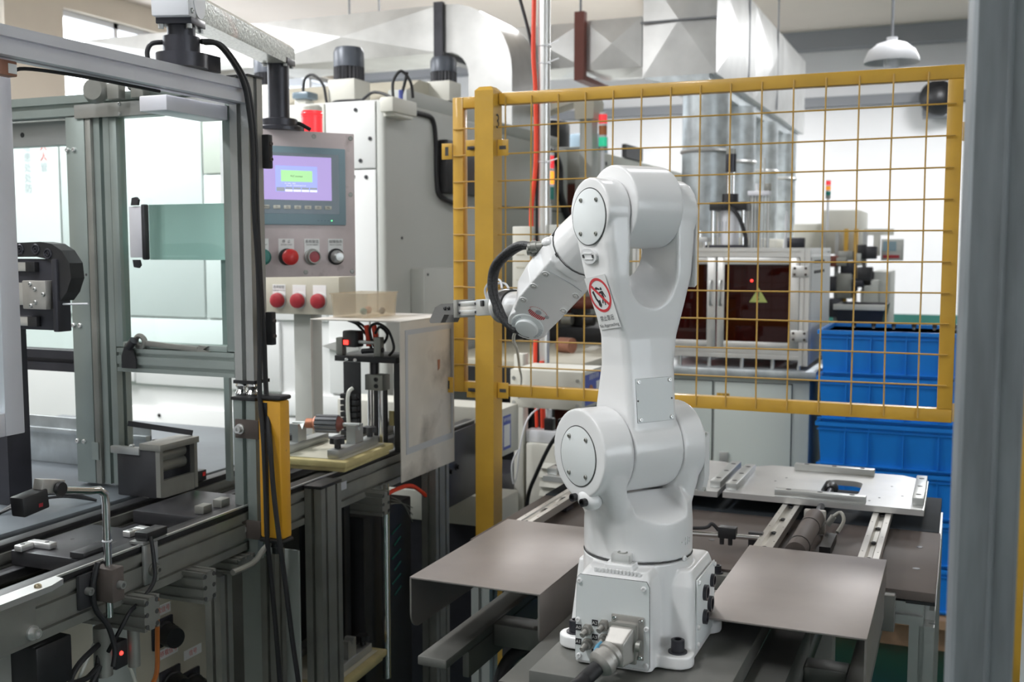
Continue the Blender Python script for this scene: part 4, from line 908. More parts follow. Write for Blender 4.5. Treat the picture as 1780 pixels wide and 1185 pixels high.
g = G(); g.box(-1.41, -1.385, 1.435, 1.465, .74, .79, .002); g.out('valve', 'dark_iron', t)
t = root('valve_terminal', 'dark valve block under the conveyor in the lower left corner', 'valve', (-1.42, 1.2, .7))
g = G(); g.box(-1.44, -1.38, 1.255, 1.33, .765, .845, .003); g.out('motor_block', 'black', t)
g = G(); g.box(-1.45, -1.38, 1.16, 1.30, .68, .73, .004); g.out('valve_bank', 'olive', t).data.materials[0] = MT['steel_frame']
for y in (1.18, 1.21, 1.24): g = G(); g.cyl((-1.40, y, .73), (-1.40, y, .775), .006); g.out('tube_stub', 'tray_resin', t)
g = G(); g.tube([(-1.33, 1.70, .852), (-1.325, 1.76, .855), (-1.325, 1.80, .875), (-1.328, 1.845, .885)], .0065, 10); o = g.out('plug_cable', 'alu_dull'); tag(o, 'grey connector cable running to the yellow light curtain', 'cable')
g = G(); g.box(-1.56, -1.40, 2.03, 2.036, .02, .80); o = g.out('back_board', 'bench_grey'); tag(o, 'tall pale board below the conveyor beside the dark legs', 'panel')
t = root('lower_cabinet', 'pale grey sheet cabinet below the conveyor with dark scuffs', 'cabinet', (-1.75, 2.2, 0))
g = G(); g.box(-2.3, -1.70, 2.1, 2.8, 0.02, .80, .004); g.out('cabinet_body', 'machine_grey', t)
# dark lift mechanism below the hood, cables with green ferrules
t = root('lift_mechanism', 'dark lift mechanism with chrome rod under the conveyor end', 'mechanism', (-1.42, 2.45, 0))
g = cg(); g.box(-1.60, -1.40, 2.35, 2.62, .05, .80, .004); g.out('lift_body', 'black', t)
g = cg(); g.cyl((-1.375, 2.42, .35), (-1.375, 2.42, .88), .011); g.out('chrome_rod', 'chrome', t)
for k, y in enumerate((2.20, 2.25, 2.30)): g = cg(); g.box(-1.46, -1.43, y, y + .03, .05, .84); g.out('lift_column', 'dark_iron', t)
for k in range(6):
    g = cg(); g.cyl((-1.398, 2.50 + .012 * (k % 2), .72 - .035 * k), (-1.398, 2.55, .735 - .035 * k), .0022, n=8); g.out('green_ferrule', 'green_btn', t)
for k in range(3): g = cg(); g.tube([(-1.39, 2.48, .83 - k * .01), (-1.38, 2.53, .80), (-1.37, 2.57, .74 + k * .02)], .0015, 6); g.out('thin_wire', 'alu_dull', t)
g = cg(); g.tube([(-1.40, 2.44, .83), (-1.385, 2.50, .845), (-1.375, 2.60, .83), (-1.37, 2.72, .72), (-1.37, 2.76, .45)], .006, 8); o = g.out('air_tube', 'red_tube'); tag(o, 'bright red air tube under the far end of the conveyor', 'tube')
# far leg group seen through the left chute
t = root('equipment_box', 'dark equipment box standing on the floor behind the conveyor legs', 'box', (-1.66, 3.45, 0))
g = G(); g.box(-1.85, -1.47, 3.25, 3.66, 0, .70, .004); g.out('unit_body', 'black_metal', t)
# ================================================================== tray with armature
t = root('fixture_tray', 'yellowish resin tray with aluminium blocks and black star knobs on the conveyor', 'tray', (-1.5, 2.3, .957))
TM = MX.Translation((-1.485, 2.300, 0)) @ MX.Rotation(radians(4), 4, 'Z')
def tg(): return G(TM)
g = tg(); g.box(-.110, .110, -.125, .125, .957, .968, .003); g.box(-.118, .118, -.135, .135, .968, .985, .004); g.out('tray_body', 'tray_resin', t)
g = tg(); g.box(-.100, .100, -.115, .115, .9852, .987, .001); g.out('tray_recess', 'beige_box', t)
for x in (-.075, .072):
    g = tg(); g.box(x - .016, x + .016, -.115, .105, .9875, 1.008, .002); b = g.out('support_bar', 'alu', t)
    g = tg(); y = -.03 if x < 0 else -.0; g.prism([(x - .014, y, 1.008), (x + .014, y, 1.008), (x + .014, y, 1.052), (x + .010, y, 1.052), (x, y, 1.036), (x - .010, y, 1.052), (x - .014, y, 1.052)], (0, .022, 0)); 
    g.bm.free(); g = tg(); g.prism([(x - .013, y - .02, 1.0085), (x - .013, y + .022, 1.0085), (x - .013, y + .022, 1.054), (x - .013, y + .012, 1.054), (x - .013, y + .001, 1.038), (x - .013, y - .010, 1.054), (x - .013, y - .02, 1.054)], (.026, 0, 0)); g.out('v_block', 'alu', b)
for x, y in ((-.075, -.09), (.072, -.09), (.072, .085)):
    g = tg(); g.cyl((x, y, 1.0085), (x, y, 1.020), .008)
    P = []
    for i in range(20):
        a = 2 * pi * i / 20; r = .0165 + .003 * cos(5 * a); P.append((x + r * cos(a), y + r * sin(a), 1.020))
    g.prism(P, (0, 0, .014)); g.out('star_knob', 'black', t)
copytree(t, (.02, -.08, -.53), None, 'resin tray on the lower return level beneath the conveyor')
t = root('motor_armature', 'motor armature with grey laminated core and copper windings lying on the tray blocks', 'armature', (-1.47, 2.30, 1.04))
am = MX.Translation((-1.485, 2.295, 1.052)) @ MX.Rotation(radians(4 + 8), 4, 'Z')
def ag(): return G(am)
g = ag(); g.cyl((-.095, 0, 0), (.085, 0, 0), .005, n=14); g.out('shaft', 'alu', t)
g = ag(); P = []
for i in range(48):
    a = 2 * pi * i / 48; r = .0235 if i % 4 else .0195; P.append((-.030, r * cos(a), r * sin(a)))
g.prism(P, (.058, 0, 0)); g.out('laminated_core', 'lam_grey', t)
g = ag(); g.lathe((-.030, 0, 0), (-1, 0, 0), [(.021, 0), (.018, .006), (.012, .010)], 20); g.out('winding', 'copper', t)
g = ag(); g.lathe((.028, 0, 0), (1, 0, 0), [(.020, 0), (.017, .006), (.010, .012)], 20); g.out('winding', 'brown_red', t)
g = ag(); g.cyl((-.040, 0, 0), (-.058, 0, 0), .013, n=24); g.out('commutator', 'copper', t)
# ================================================================== hood over the conveyor with lift unit and clear box
t = root('sheet_hood', 'thin dirty beige sheet metal hood standing over the conveyor', 'hood', (-1.48, 2.57, .885))
g = G(); g.box(-1.618, -1.342, 2.42, 2.735, 1.3065, 1.310, .001); g.out('top_sheet', 'cream_dirty', t)
g = G(); g.box(-1.345, -1.342, 2.42, 2.735, .885, 1.3063); s = g.out('right_sheet', 'cream_dirty', t)
g = G()
for a, b, c, d in ((2.445, 2.458, .955, 1.285), (2.712, 2.725, .955, 1.285), (2.458, 2.712, 1.272, 1.285), (2.458, 2.712, .955, .972)): g.box(-1.3418, -1.3405, a, b, c, d)
g.out('edge_tape', 'ink_grey', s)
g = G(); g.box(-1.618, -1.6155, 2.42, 2.428, .957, 1.3063); g.out('left_edge', 'cream_dirty', t)
g = G(); g.box(-1.618, -1.6155, 2.727, 2.735, .957, 1.3063); g.out('left_edge', 'cream_dirty', t)
g = G(); g.prism([(-1.3415, 2.63, 1.19), (-1.3415, 2.645, 1.19), (-1.3415, 2.642, 1.165), (-1.3415, 2.632, 1.16)], (.0006, 0, 0)); g.out('rust_mark', 'brown_red', s).data.materials[0] = MT['copper_roll']
# clear plastic box
t = root('clear_plastic_box', 'cloudy translucent plastic box on top of the sheet metal hood', 'box', (-1.53, 2.61, 1.31))
def boxwalls(x0, x1, y0, y1, z0, z1, th, tp=.004):
    g = G(); A = lambda q, z: [(x0 - tp * q[0] + q[1], y0 - tp * q[0] + q[1], z), (x1 + tp * q[0] - q[1], y0 - tp * q[0] + q[1], z), (x1 + tp * q[0] - q[1], y1 + tp * q[0] - q[1], z), (x0 - tp * q[0] + q[1], y1 + tp * q[0] - q[1], z)]
    g.loft([A((0, 0), z0), A((1, 0), z1), A((1, th), z1), A((0, th), z0 + th)]); return g
boxwalls(-1.590, -1.482, 2.490, 2.645, 1.3105, 1.374, .003).out('box_walls', 'plastic_clear', t, 20)
g = G()
for a, b, c, d in ((-1.597, -1.475, 2.483, 2.486), (-1.597, -1.475, 2.649, 2.652), (-1.597, -1.594, 2.486, 2.649), (-1.478, -1.475, 2.486, 2.649)): g.box(a, b, c, d, 1.3735, 1.377)
g.out('rim', 'plastic_clear', t)
for p, r, m in (((-1.53, 2.55, 1.325), .010, 'green_btn'), ((-1.50, 2.60, 1.325), .010, 'dark_iron'), ((-1.55, 2.61, 1.325), .011, 'copper_roll')):
    g = G(); g.ball(p, r); o = g.out('small_part', m); o['label'] = {'green_btn': 'blurred green part inside the clear plastic box', 'dark_iron': 'blurred dark part inside the clear plastic box', 'copper_roll': 'blurred brown part inside the clear plastic box'}[m]; o['category'] = 'part'; o['group'] = 'loose parts in the clear box'
# lift unit inside the hood
t = root('scanner_lift', 'black lift unit with red-eyed scanner, cable chain and chrome guide rods inside the hood', 'scanner', (-1.48, 2.5, .957))
g = G(); g.box(-1.565, -1.375, 2.455, 2.60, 1.195, 1.210, .001); g.out('top_plate', 'black', t)
g = G(); g.box(-1.533, -1.482, 2.447, 2.4545, .985, 1.195, .001); bp = g.out('back_plate', 'black', t)
for x in (-1.527, -1.50): g = G(); g.screw((x, 2.455, 1.1995), (0, -1, 0), .005); g.out('button_screw', 'alu_bright', t)
for k in range(9):
    g = G(); z = .965 + k * .0165; g.box(-1.533, -1.515, 2.428, 2.446, z, z + .0135, .002); g.box(-1.497, -1.482, 2.428, 2.446, z, z + .0135, .002); g.box(-1.5148, -1.4972, 2.436, 2.444, z + .002, z + .009); g.out('chain_link', 'black', t)
g = G(); g.tube([(-1.507, 2.432, 1.00), (-1.507, 2.425, 1.08), (-1.505, 2.428, 1.115), (-1.500, 2.44, 1.125)], .0055, 10); g.out('clear_hose', 'clear_tube', t)
g = G(); g.box(-1.480, -1.425, 2.47, 2.51, 1.118, 1.160, .001); gb = g.out('guide_block', 'alu_dull', t)
for z in (1.130, 1.148): g = G(); g.screw((-1.445, 2.47, z), (0, -1, 0), .006); g.out('block_bolt', 'black', gb)
for x, r in ((-1.475, .008), (-1.458, .006), (-1.440, .010), (-1.428, .006)): g = G(); g.cyl((x, 2.49, .957), (x, 2.49, 1.118), r, n=14); g.out('guide_rod', 'chrome' if r > .007 else 'dark_iron', t)
g = G(); g.cyl((-1.402, 2.51, .957), (-1.402, 2.51, 1.195), .011, n=18); g.out('main_rod', 'chrome', t)
g = G(); g.box(-1.424, -1.410, 2.50, 2.505, 1.02, 1.06); g.out('small_tag', 'tray_resin', t)
g = G(); g.box(-1.385, -1.362, 2.46, 2.60, .957, 1.195); g.out('rear_plate', 'black', t)
g = G(); g.cyl((-1.462, 2.49, 1.16), (-1.462, 2.49, 1.195), .012); g.out('drive_nut', 'dark_iron', t)
for x in (-1.555, -1.437): g = G(); g.box(x - .010, x + .010, 2.462, 2.485, 1.2102, 1.262 if x > -1.5 else 1.258, .002); g.out('rod_holder', 'alu_dull', t)
g = G(); g.cyl((-1.545, 2.473, 1.247), (-1.447, 2.473, 1.247), .005); g.out('holder_rod', 'alu', t)
g = G(); g.obb((-1.520, 2.478, 1.255), ((.97, -.2, 0), (.2, .97, 0), (0, 0, 1)), (.024, .018, .022), .004); sh = g.out('scanner_head', 'black', t)
g = G(); g.obb((-1.531, 2.459, 1.246), ((.97, -.2, 0), (.2, .97, 0), (0, 0, 1)), (.008, .0012, .006)); g.out('red_eye', 'led_red', sh)
g = G(); g.ball((-1.502, 2.460, 1.262), .002, 6, 5); g.out('status_led', 'led_green', sh)
for x in (-1.478, -1.455): g = G(); g.tube([(x, 2.49, 1.235), (x - .002, 2.49, 1.265), (x - .006, 2.488, 1.292)], .0075, 10); g.out('red_plug', 'red_tube', t)
for pts in ([(-1.54, 2.49, 1.303), (-1.51, 2.49, 1.298), (-1.48, 2.49, 1.275), (-1.462, 2.49, 1.235)], [(-1.55, 2.50, 1.303), (-1.52, 2.50, 1.292), (-1.49, 2.50, 1.262), (-1.47, 2.49, 1.230)], [(-1.462, 2.48, 1.25), (-1.468, 2.48, 1.285), (-1.445, 2.48, 1.298), (-1.412, 2.48, 1.28), (-1.395, 2.48, 1.235), (-1.41, 2.48, 1.213)], [(-1.46, 2.485, 1.235), (-1.43, 2.485, 1.245), (-1.418, 2.485, 1.27), (-1.44, 2.485, 1.288), (-1.455, 2.485, 1.27)]):
    g = G(); g.tube(pts, .0038, 8); g.out('loop_cable', 'rubber', t)
g = G(); g.cyl((-1.49, 2.475, 1.222), (-1.425, 2.475, 1.228), .007); g.out('inductive_probe', 'black', t)
# ================================================================== button pedestal
t = root('button_pedestal', 'beige push-button box with three red buttons on a square column', 'pedestal', (-1.93, 2.85, 0))
g = G(); g.box(-1.968, -1.903, 2.85, 2.915, 0, 1.292, .003); g.out('column', 'machine_grey', t)
g = G(); g.box(-2.068, -1.765, 2.80, 2.90, 1.293, 1.412, .004); bx = g.out('button_box', 'beige_box', t)
for k, x in enumerate((-1.985, -1.910, -1.835)):
    g = G(); g.box(x - .024, x + .024, 2.7985, 2.7998, 1.335, 1.385); lb = g.out('button_label', 'paper', bx)
    if k == 0:
        text('label_text', '急停按钮', 'ink', lb, (x, 2.7983, 1.377), (1, 0, 0), (0, 0, 1), .0105); text('label_text', 'EMERGENCY STOP', 'ink', lb, (x, 2.7983, 1.3665), (1, 0, 0), (0, 0, 1), .0055)
    g = G(); g.lathe((x, 2.7998, 1.336), (0, -1, 0), [(.026, 0), (.026, .004), (.0235, .005)], 24); cl = g.out('collar', 'alu', bx)
    g = G(); g.lathe((x, 2.795, 1.336), (0, -1, 0), [(.023, 0), (.024, .008), (.022, .016), (.014, .020), (0, .021)], 24); g.out('red_button', 'red_dark', bx)
# ================================================================== aluminium enclosure above the conveyor
XE, YE = -1.3825, 1.85
en = root('guard_enclosure', 'aluminium profile guard enclosure with glazed end wall at left', 'enclosure', (-1.6, 1.5, .96))
g = G(); g.ext(1, .6, 1.828, (1.817, XE), .045, .045, .045, .011); g.out('top_beam', 'alu_panel', en)
g = G(); g.ext(2, 1.222, 1.850, (XE - .005, YE + .002), .048, .048, .048, .011); cp = g.out('corner_post', 'alu', en)
g = G(); g.box(XE - .032, XE + .022, YE - .025, YE + .029, 1.850, 1.854); g.box(XE - .032, XE + .022, YE - .025, YE + .029, 1.215, 1.222); g.out('post_cap', 'black', cp)
for dx in (-.014, .014):
    g = G(); g.lathe((XE - .012 + dx, YE - .005, 1.187), (0, 0, 1), [(.013, 0), (.014, .006), (.009, .014), (.013, .022), (.012, .028)], 18); g.out('chrome_foot', 'chrome', en)
g = G(); g.ext(2, .84, 1.180, (XE - .005, YE - .002), .056, .048, .048, .011); lp = g.out('lower_post', 'alu_green', en)
g = G(); g.box(XE - .036, XE + .026, YE - .03, YE + .026, 1.180, 1.187, .001); g.out('post_cap', 'black', lp)
for z in (1.12, .905):
    g = G(); g.box(XE - .026, XE + .034, YE - .031, YE - .0262, z - .02, z + .02, .001); pl = g.out('clamp_plate', 'steel', lp)
    g = G(); g.cyl((XE - .012, YE - .031, z), (XE - .012, YE - .034, z), .011); g.lathe((XE - .012, YE - .034, z), (0, -1, 0), [(.008, 0), (.008, .009), (.004, .009), (.004, .003)], 14); g.out('clamp_bolt', 'alu_bright', pl)
g = G(); g.ext(0, -1.46, -1.365, (YE - .06, .842), .06, .030, .02, .006); g.out('foot_profile', 'alu_dull', en)
# end wall
def pv(x0, x1, z0, z1, m='alu_green', n='wall_post', y0=YE - .02, y1=YE + .02):
    g = G(); g.box(x0, x1, y0, y1, z0, z1, .0015); return g.out(n, m, en)
g = G(); g.ext(0, -2.6, -1.412, (YE, 1.815), .045, .045, .045, .01); g.out('end_beam', 'alu_green', en)
g = G(); g.ext(0, -1.732, -1.412, (YE, 1.252), .045, .052, .026, .008); g.out('sill_beam', 'alu_green', en)
g = G(); g.ext(0, -2.6, -1.86, (YE + .05, 1.235), .045, .050, .045, .01); g.out('sill_beam', 'black_metal', en)
wp = pv(-1.862, -1.808, .965, 1.79); pv(-1.806, -1.79, .965, 1.79, 'alu_dull', y1=YE + .01)
g = G(); g.ext(2, .965, 1.79, (-1.766, YE + .01), .045, .045, .045, .01); g.out('wall_post', 'alu_green', en)
for z in (1.718, 1.325, 1.06):
    for x in (-1.857, -1.838): g = G(); g.screw((x, YE - .0205, z), (0, -1, 0), .0055); g.out('post_screw', 'alu_bright', wp)
g = G(); g.cyl((-1.815, YE - .0205, 1.44), (-1.815, YE - .0208, 1.44), .003, n=8); g.out('post_hole', 'seam', wp)
g = G(); g.box(-1.815, -1.795, YE - .0225, YE - .0205, 1.02, 1.06); g.out('small_plate', 'alu_green', wp)
# right sash
sh = G()
for a in ((-1.742, -1.722, 1.28, 1.80), (-1.437, -1.412, 1.28, 1.80)): sh.box(a[0], a[1], YE - .014, YE + .014, a[2], a[3], .0015)
sh.box(-1.7218, -1.4372, YE - .014, YE + .014, 1.785, 1.80, .0015); sh.box(-1.7218, -1.4372, YE - .014, YE + .014, 1.2785, 1.292, .0015)
sh = sh.out('window_sash', 'alu_green', en)
g = G(); g.box(-1.7215, -1.4375, YE - .003, YE + .003, 1.292, 1.785); g.out('window_pane', 'glass', sh)
g = G(); g.box(-1.86, -1.55, YE - .016, YE - .0142, 1.805, 1.845); 
g.bm.free()
g = G(); g.box(-1.55, -1.412, YE - .024, YE - .0225, 1.79, 1.83); g.bm.free()
g = G(); g.box(-1.83, -1.42, YE - .0245, YE - .0228, 1.785, 1.815, .0005); hb = g.out('header_strip', 'alu', en)
for z in (1.790, 1.811): g = G(); g.screw((-1.70, YE - .0245, z), (0, -1, 0), .004); g.out('strip_screw', 'alu_bright', hb)
g = G(); g.box(-1.478, -1.412, YE - .21, YE - .026, 1.762, 1.7915, .002); g.out('light_box', 'alu_panel', en)
# latch handle seen through the pane with grey-green screen behind
hd = G(); hd.box(-1.686, -1.647, YE - .022, YE - .0145, 1.479, 1.590, .0015); hd = hd.out('sash_handle', 'alu_panel', en)
g = G(); g.box(-1.646, -1.636, YE - .030, YE - .0145, 1.474, 1.594, .003); g.out('handle_grip', 'dark_iron', hd)
for z, s in ((1.592, 1), (1.474, -1)):
    g = G(); g.prism([(-1.676, YE - .026, z), (-1.658, YE - .026, z), (-1.655, YE - .026, z + s * .012), (-1.661, YE - .026, z + s * .018), (-1.673, YE - .026, z + s * .016)], (0, .006, 0)); g.out('hook_cam', 'dark_iron', hd)
t = root('green_screen_panel', 'translucent grey-green screen panel behind the glazed end wall', 'panel', (-1.59, 2.0, 1.2))
g = G(); g.box(-1.775, -1.558, 1.99, 1.996, 1.472, 1.601); g.out('screen_sheet', 'glass', t).data.materials[0] = MT['hmi_bezel']
MT['screen_green'] = mat('screen_green', (.52, .68, .63), .35); t.children[0].data.materials[0] = MT['screen_green']
g = G(); g.box(-1.575, -1.56, 1.997, 2.007, .957, 1.50); g.out('screen_stem', 'alu_green', t)
# left pane and its slogan sheet
lpn = G(); lpn.box(-2.55, -1.865, YE + .035, YE + .041, 1.262, 1.79); lpn.out('window_pane', 'glass', en)
g = G(); g.box(-2.55, -1.865, YE + .02, YE + .05, 1.735, 1.79, .001); rl = g.out('pane_rail', 'alu', en)
g = G(); g.cyl((-2.035, YE + .0195, 1.762), (-2.035, YE + .0192, 1.762), .006, n=14); g.out('rail_hole', 'seam', rl)
# open sash near the camera
t = root('sliding_window', 'pale aluminium sliding sash at the left edge close to camera', 'window', (-1.45, 1.2, 1.18))
for y0, y1, z0, z1 in ((1.252, 1.290, 1.195, 1.790), (.75, .788, 1.195, 1.790), (.7885, 1.2515, 1.195, 1.233), (.7885, 1.2515, 1.752, 1.790)):
    g = G(); g.box(-1.452, -1.424, y0, y1, z0, z1, .0015); g.out('sash_bar', 'alu_panel', t)
g = G(); g.box(-1.441, -1.436, .7885, 1.2515, 1.233, 1.752); g.out('sash_pane', 'glass', t)
# hinge joint, adjusting spanner, sensor in the top left
t = root('ring_spanner', 'steel combination spanner lying on the sill beam of the end wall', 'spanner', (-1.6, YE, 1.279))
g = G(); g.obb((-1.585, YE - .018, 1.287), ((1, 0, -.06), (0, 1, 0), (.06, 0, 1)), (.075, .004, .006), .002); g.out('spanner_shank', 'alu_dull', t)
g = G(); g.ring((-1.668, YE - .018, 1.294), (.05, 1, .1), .013, .006, 20, 8); g.out('spanner_ring', 'alu_dull', t)
g = G(); g.prism([(-1.512, YE - .022, 1.278), (-1.500, YE - .022, 1.274), (-1.480, YE - .022, 1.279), (-1.494, YE - .022, 1.283), (-1.484, YE - .022, 1.290), (-1.505, YE - .022, 1.292)], (0, .008, 0)); g.out('spanner_jaw', 'alu_dull', t)
g = G(); g.prism([(-1.712, YE - .030, 1.235), (-1.672, YE - .030, 1.235), (-1.672, YE - .030, 1.255), (-1.685, YE - .030, 1.288), (-1.700, YE - .030, 1.290), (-1.712, YE - .030, 1.262)], (0, .004, 0)); g.cyl((-1.690, YE - .030, 1.282), (-1.672, YE - .034, 1.298), .009)
o = g.out('hook_bracket', 'dark_iron'); tag(o, 'dark steel hook bracket bolted on the sill beam by the spanner', 'bracket')
t = root('limit_switch', 'small amber limit switch under the top beam at left', 'switch', (-1.40, 1.27, 1.77))
g = G(); g.box(-1.405, -1.385, 1.235, 1.268, 1.768, 1.792, .002); g.out('switch_body', 'tray_resin', t).data.materials[0] = MT['copper_roll']
g = G(); g.box(-1.3848, -1.384, 1.250, 1.266, 1.772, 1.787); g.out('switch_label', 'paper', t)
g = G(); g.cyl((-1.395, 1.20, 1.782), (-1.395, 1.235, 1.780), .008); g.out('switch_plunger', 'dark_iron', t)
g = G(); g.tube([(-1.395, 1.268, 1.775), (-1.393, 1.29, 1.785), (-1.393, 1.40, 1.79), (-1.393, 1.60, 1.7905)], .003, 8); g.out('switch_wire', 'rubber', t)
t = root('proximity_sensor', 'dull threaded proximity sensor and hinge block at the enclosure corner', 'sensor', (-1.64, 1.82, 1.80))
g = G(); g.cyl((-1.66, 1.815, 1.842), (-1.52, 1.80, 1.838), .0065, n=14); g.out('threaded_rod', 'alu_dull', t)
g = G(); g.lathe((-1.735, 1.80, 1.838), (.2, -1, 0), [(.028, 0), (.030, .01), (.022, .02)], 20); g.out('hinge_disc', 'alu_dull', t)
for x in (-1.685, -1.62): g = G(); g.box(x - .016, x + .016, 1.79, 1.812, 1.816, 1.850, .002); b = g.out('hinge_block', 'alu_dull', t)
# left interior beams
for y, z in ((1.40, 1.82), ):
    g = G(); g.ext(0, -2.6, -1.80, (1.86 + .2, 1.84), .045, .045); g.out('rear_beam', 'alu_dull', en)
# linear actuator with cable chain
t = root('linear_actuator', 'black linear slide with cable chain inside the enclosure at left', 'actuator', (-1.75, 1.6, .96))
g = G(); g.box(-1.95, -1.668, 1.60, 1.615, 1.335, 1.478, .002); bk = g.out('slide_plate', 'black_metal', t)
g = G(); g.box(-1.668, -1.655, 1.59, 1.625, 1.333, 1.478, .002); g.out('end_plate', 'black_metal', t)
P = [(-1.95, 1.505), (-1.70, 1.512), (-1.67, 1.508), (-1.645, 1.495), (-1.625, 1.470), (-1.622, 1.440), (-1.635, 1.412), (-1.652, 1.395)]
Q = [(-1.95, 1.480), (-1.71, 1.482), (-1.685, 1.478), (-1.668, 1.468), (-1.655, 1.452), (-1.655, 1.440), (-1.655, 1.425), (-1.656, 1.405)]
for i in range(len(P) - 1):
    g = G(); g.prism([(x, 1.595, z) for x, z in (P[i], P[i + 1], Q[i + 1], Q[i])], (0, .035, 0)); lk = g.out('chain_link', 'black', t)
for x in (-1.80, -1.755, -1.712, -1.680):
    g = G(); z = 1.497 if x < -1.7 else 1.488; g.ring((x, 1.594, z), (0, 1, 0), .009, .002, 18); g.ring((x, 1.594, z), (0, 1, 0), .004, .0015, 12); g.out('link_eye', 'black_metal', t)
for z in (1.462, 1.352):
    g = G(); g.box(-1.95, -1.735, 1.592, 1.5998, z - .009, z + .009, .001); g.out('slide_rail', 'rail_steel', t)
    g = G(); g.box(-1.735, -1.710, 1.588, 1.5998, z - .010, z + .010, .001); g.out('slide_stop', 'black', t)
g = G(); g.box(-1.95, -1.72, 1.590, 1.5998, 1.385, 1.430, .001); g.out('carriage_rail', 'rail_steel', t)
g = G(); g.box(-1.735, -1.673, 1.578, 1.5998, 1.378, 1.435, .002); cb = g.out('carriage_block', 'cast_alu', t)
for x, z in ((-1.712, 1.428), (-1.712, 1.385), (-1.700, 1.418), (-1.700, 1.392), (-1.678, 1.408)): g = G(); g.screw((x, 1.578, z), (0, -1, 0), .0045); g.out('block_bolt', 'alu', cb)
g = G(); g.cyl((-1.655, 1.605, 1.388), (-1.59, 1.605, 1.390), .002); g.out('tie_wire', 'white_plastic', t)
g = G(); g.box(-1.88, -1.84, 1.62, 1.68, .957, 1.335); g.out('support_column', 'black_metal', t)
# machine bed, roller box, trough
t = root('machine_bed', 'dark blue-grey machine bed plate inside the enclosure', 'bed', (-2.0, 1.5, 0))
g = G(); g.box(-2.7, -1.672, .5, 2.6, .938, .957, .002); g.out('bed_plate', 'dark_bed', t)
g = G(); g.box(-2.69, -1.70, .55, 1.95, .02, .9378); g.out('bed_frame', 'machine_grey', t)
for k in range(3):
    g = G(); g.tube([(-1.80, 1.55, .958), (-1.77, 1.60 + k * .01, .975 + k * .008), (-1.735, 1.66, .978 + k * .006), (-1.70, 1.72, .960)], .003, 8); g.out('bed_cable', 'black', t)
t = root('roller_box', 'dark steel box with rollers in its side window on the machine bed', 'box', (-1.64, 1.85, .957))
for y in (1.79, 1.90): g = G(); g.box(-1.705, -1.598, y, y + .01, .9575, 1.062, .001); g.out('box_wall', 'dark_iron', t)
for a in ((1.79, 1.80, .96, 1.07), (1.902, 1.912, .96, 1.07)): g = G(); g.box(-1.598, -1.586, a[0], a[1], a[2], a[3]); g.out('frame_bar', 'alu_dull', t)
g = G(); g.box(-1.64, -1.582, 1.787, 1.915, 1.062, 1.076, .001); g.out('frame_bar', 'alu_dull', t)
g = G(); g.box(-1.598, -1.588, 1.80, 1.902, .9575, .995); g.out('lower_plate', 'alu_dull', t)
for z in (1.045, 1.02): g = G(); g.cyl((-1.62, 1.80, z), (-1.62, 1.90, z), .014, n=18); g.out('roller', 'alu_dull', t)
g = G(); g.box(-1.72, -1.64, 1.786, 1.80, 1.050, 1.066, .001); g.out('top_bar', 'alu', t)
g = G(); g.screw((-1.665, 1.793, 1.067), (0, 0, 1), .006); g.out('bar_bolt', 'alu', t)
g = G(); g.bar((-1.70, 1.82, 1.112), (-1.60, 1.915, 1.082), .004, .012); g.out('guide_blade', 'dark_iron', t)
t = root('sheet_trough', 'grey-green galvanised trough along the rear of the machine bed', 'trough', (-2.1, 2.1, .957))
g = G(); g.box(-2.7, -1.80, 2.0, 2.006, .9575, 1.075, .001); g.box(-2.7, -1.80, 1.985, 2.006, 1.035, 1.048, .001); g.out('trough_sheet', 'galv', t)
t = root('side_sensor', 'small black sensor with red lens on the far conveyor edge', 'sensor', (-1.60, 1.97, .957))
g = G(); g.box(-1.650, -1.625, 1.955, 1.99, .9565, .982, .002); sb = g.out('sensor_body', 'black', t)
g = G(); g.box(-1.6248, -1.624, 1.975, 1.985, .968, .977); g.out('sensor_lens', 'red', sb); g = G(); g.ball((-1.626, 1.956, .965), .002, 6, 5); g.out('status_led', 'led_green', sb)
t = root('dark_side_guard', 'dark slanted side guard at the lower left edge', 'guard', (-1.42, 1.2, .957))
g = G(); g.prism([(-1.46, .8, .957), (-1.46, 1.215, .957), (-1.46, 1.195, 1.18), (-1.46, .8, 1.18)], (-.012, 0, 0)); g.out('guard_sheet', 'black_metal', t)
g = G(); g.bar((-1.455, 1.216, .958), (-1.455, 1.196, 1.18), .008, .006); g.out('guard_edge', 'wood', t)
# ================================================================== light curtain
t = root('light_curtain', 'yellow safety light curtain bar with dark front window on the lower post', 'light curtain', (-1.32, 1.83, .88))
g = G(); g.box(-1.346, -1.290, 1.815, 1.850, .893, 1.185, .005); g.out('bar_housing', 'yellow_guard', t)
g = G(); g.box(-1.335, -1.322, 1.8135, 1.8148, .90, 1.18); g.out('front_window', 'black', t)
g = G(); g.box(-1.349, -1.287, 1.812, 1.853, 1.1855, 1.195, .004); g.out('end_cap', 'black', t)
g = G(); g.box(-1.349, -1.287, 1.812, 1.853, .884, .8928, .004); g.out('end_cap', 'black', t)
g = G(); g.lathe((-1.318, 1.832, .8838), (0, 0, -1), [(.015, 0), (.015, .010), (.010, .012), (.009, .026)], 16); g.out('cable_gland', 'black', t)
g = G(); g.ball((-1.328, 1.8135, .918), .0035, 8, 6); g.out('status_led', 'led_green', t)
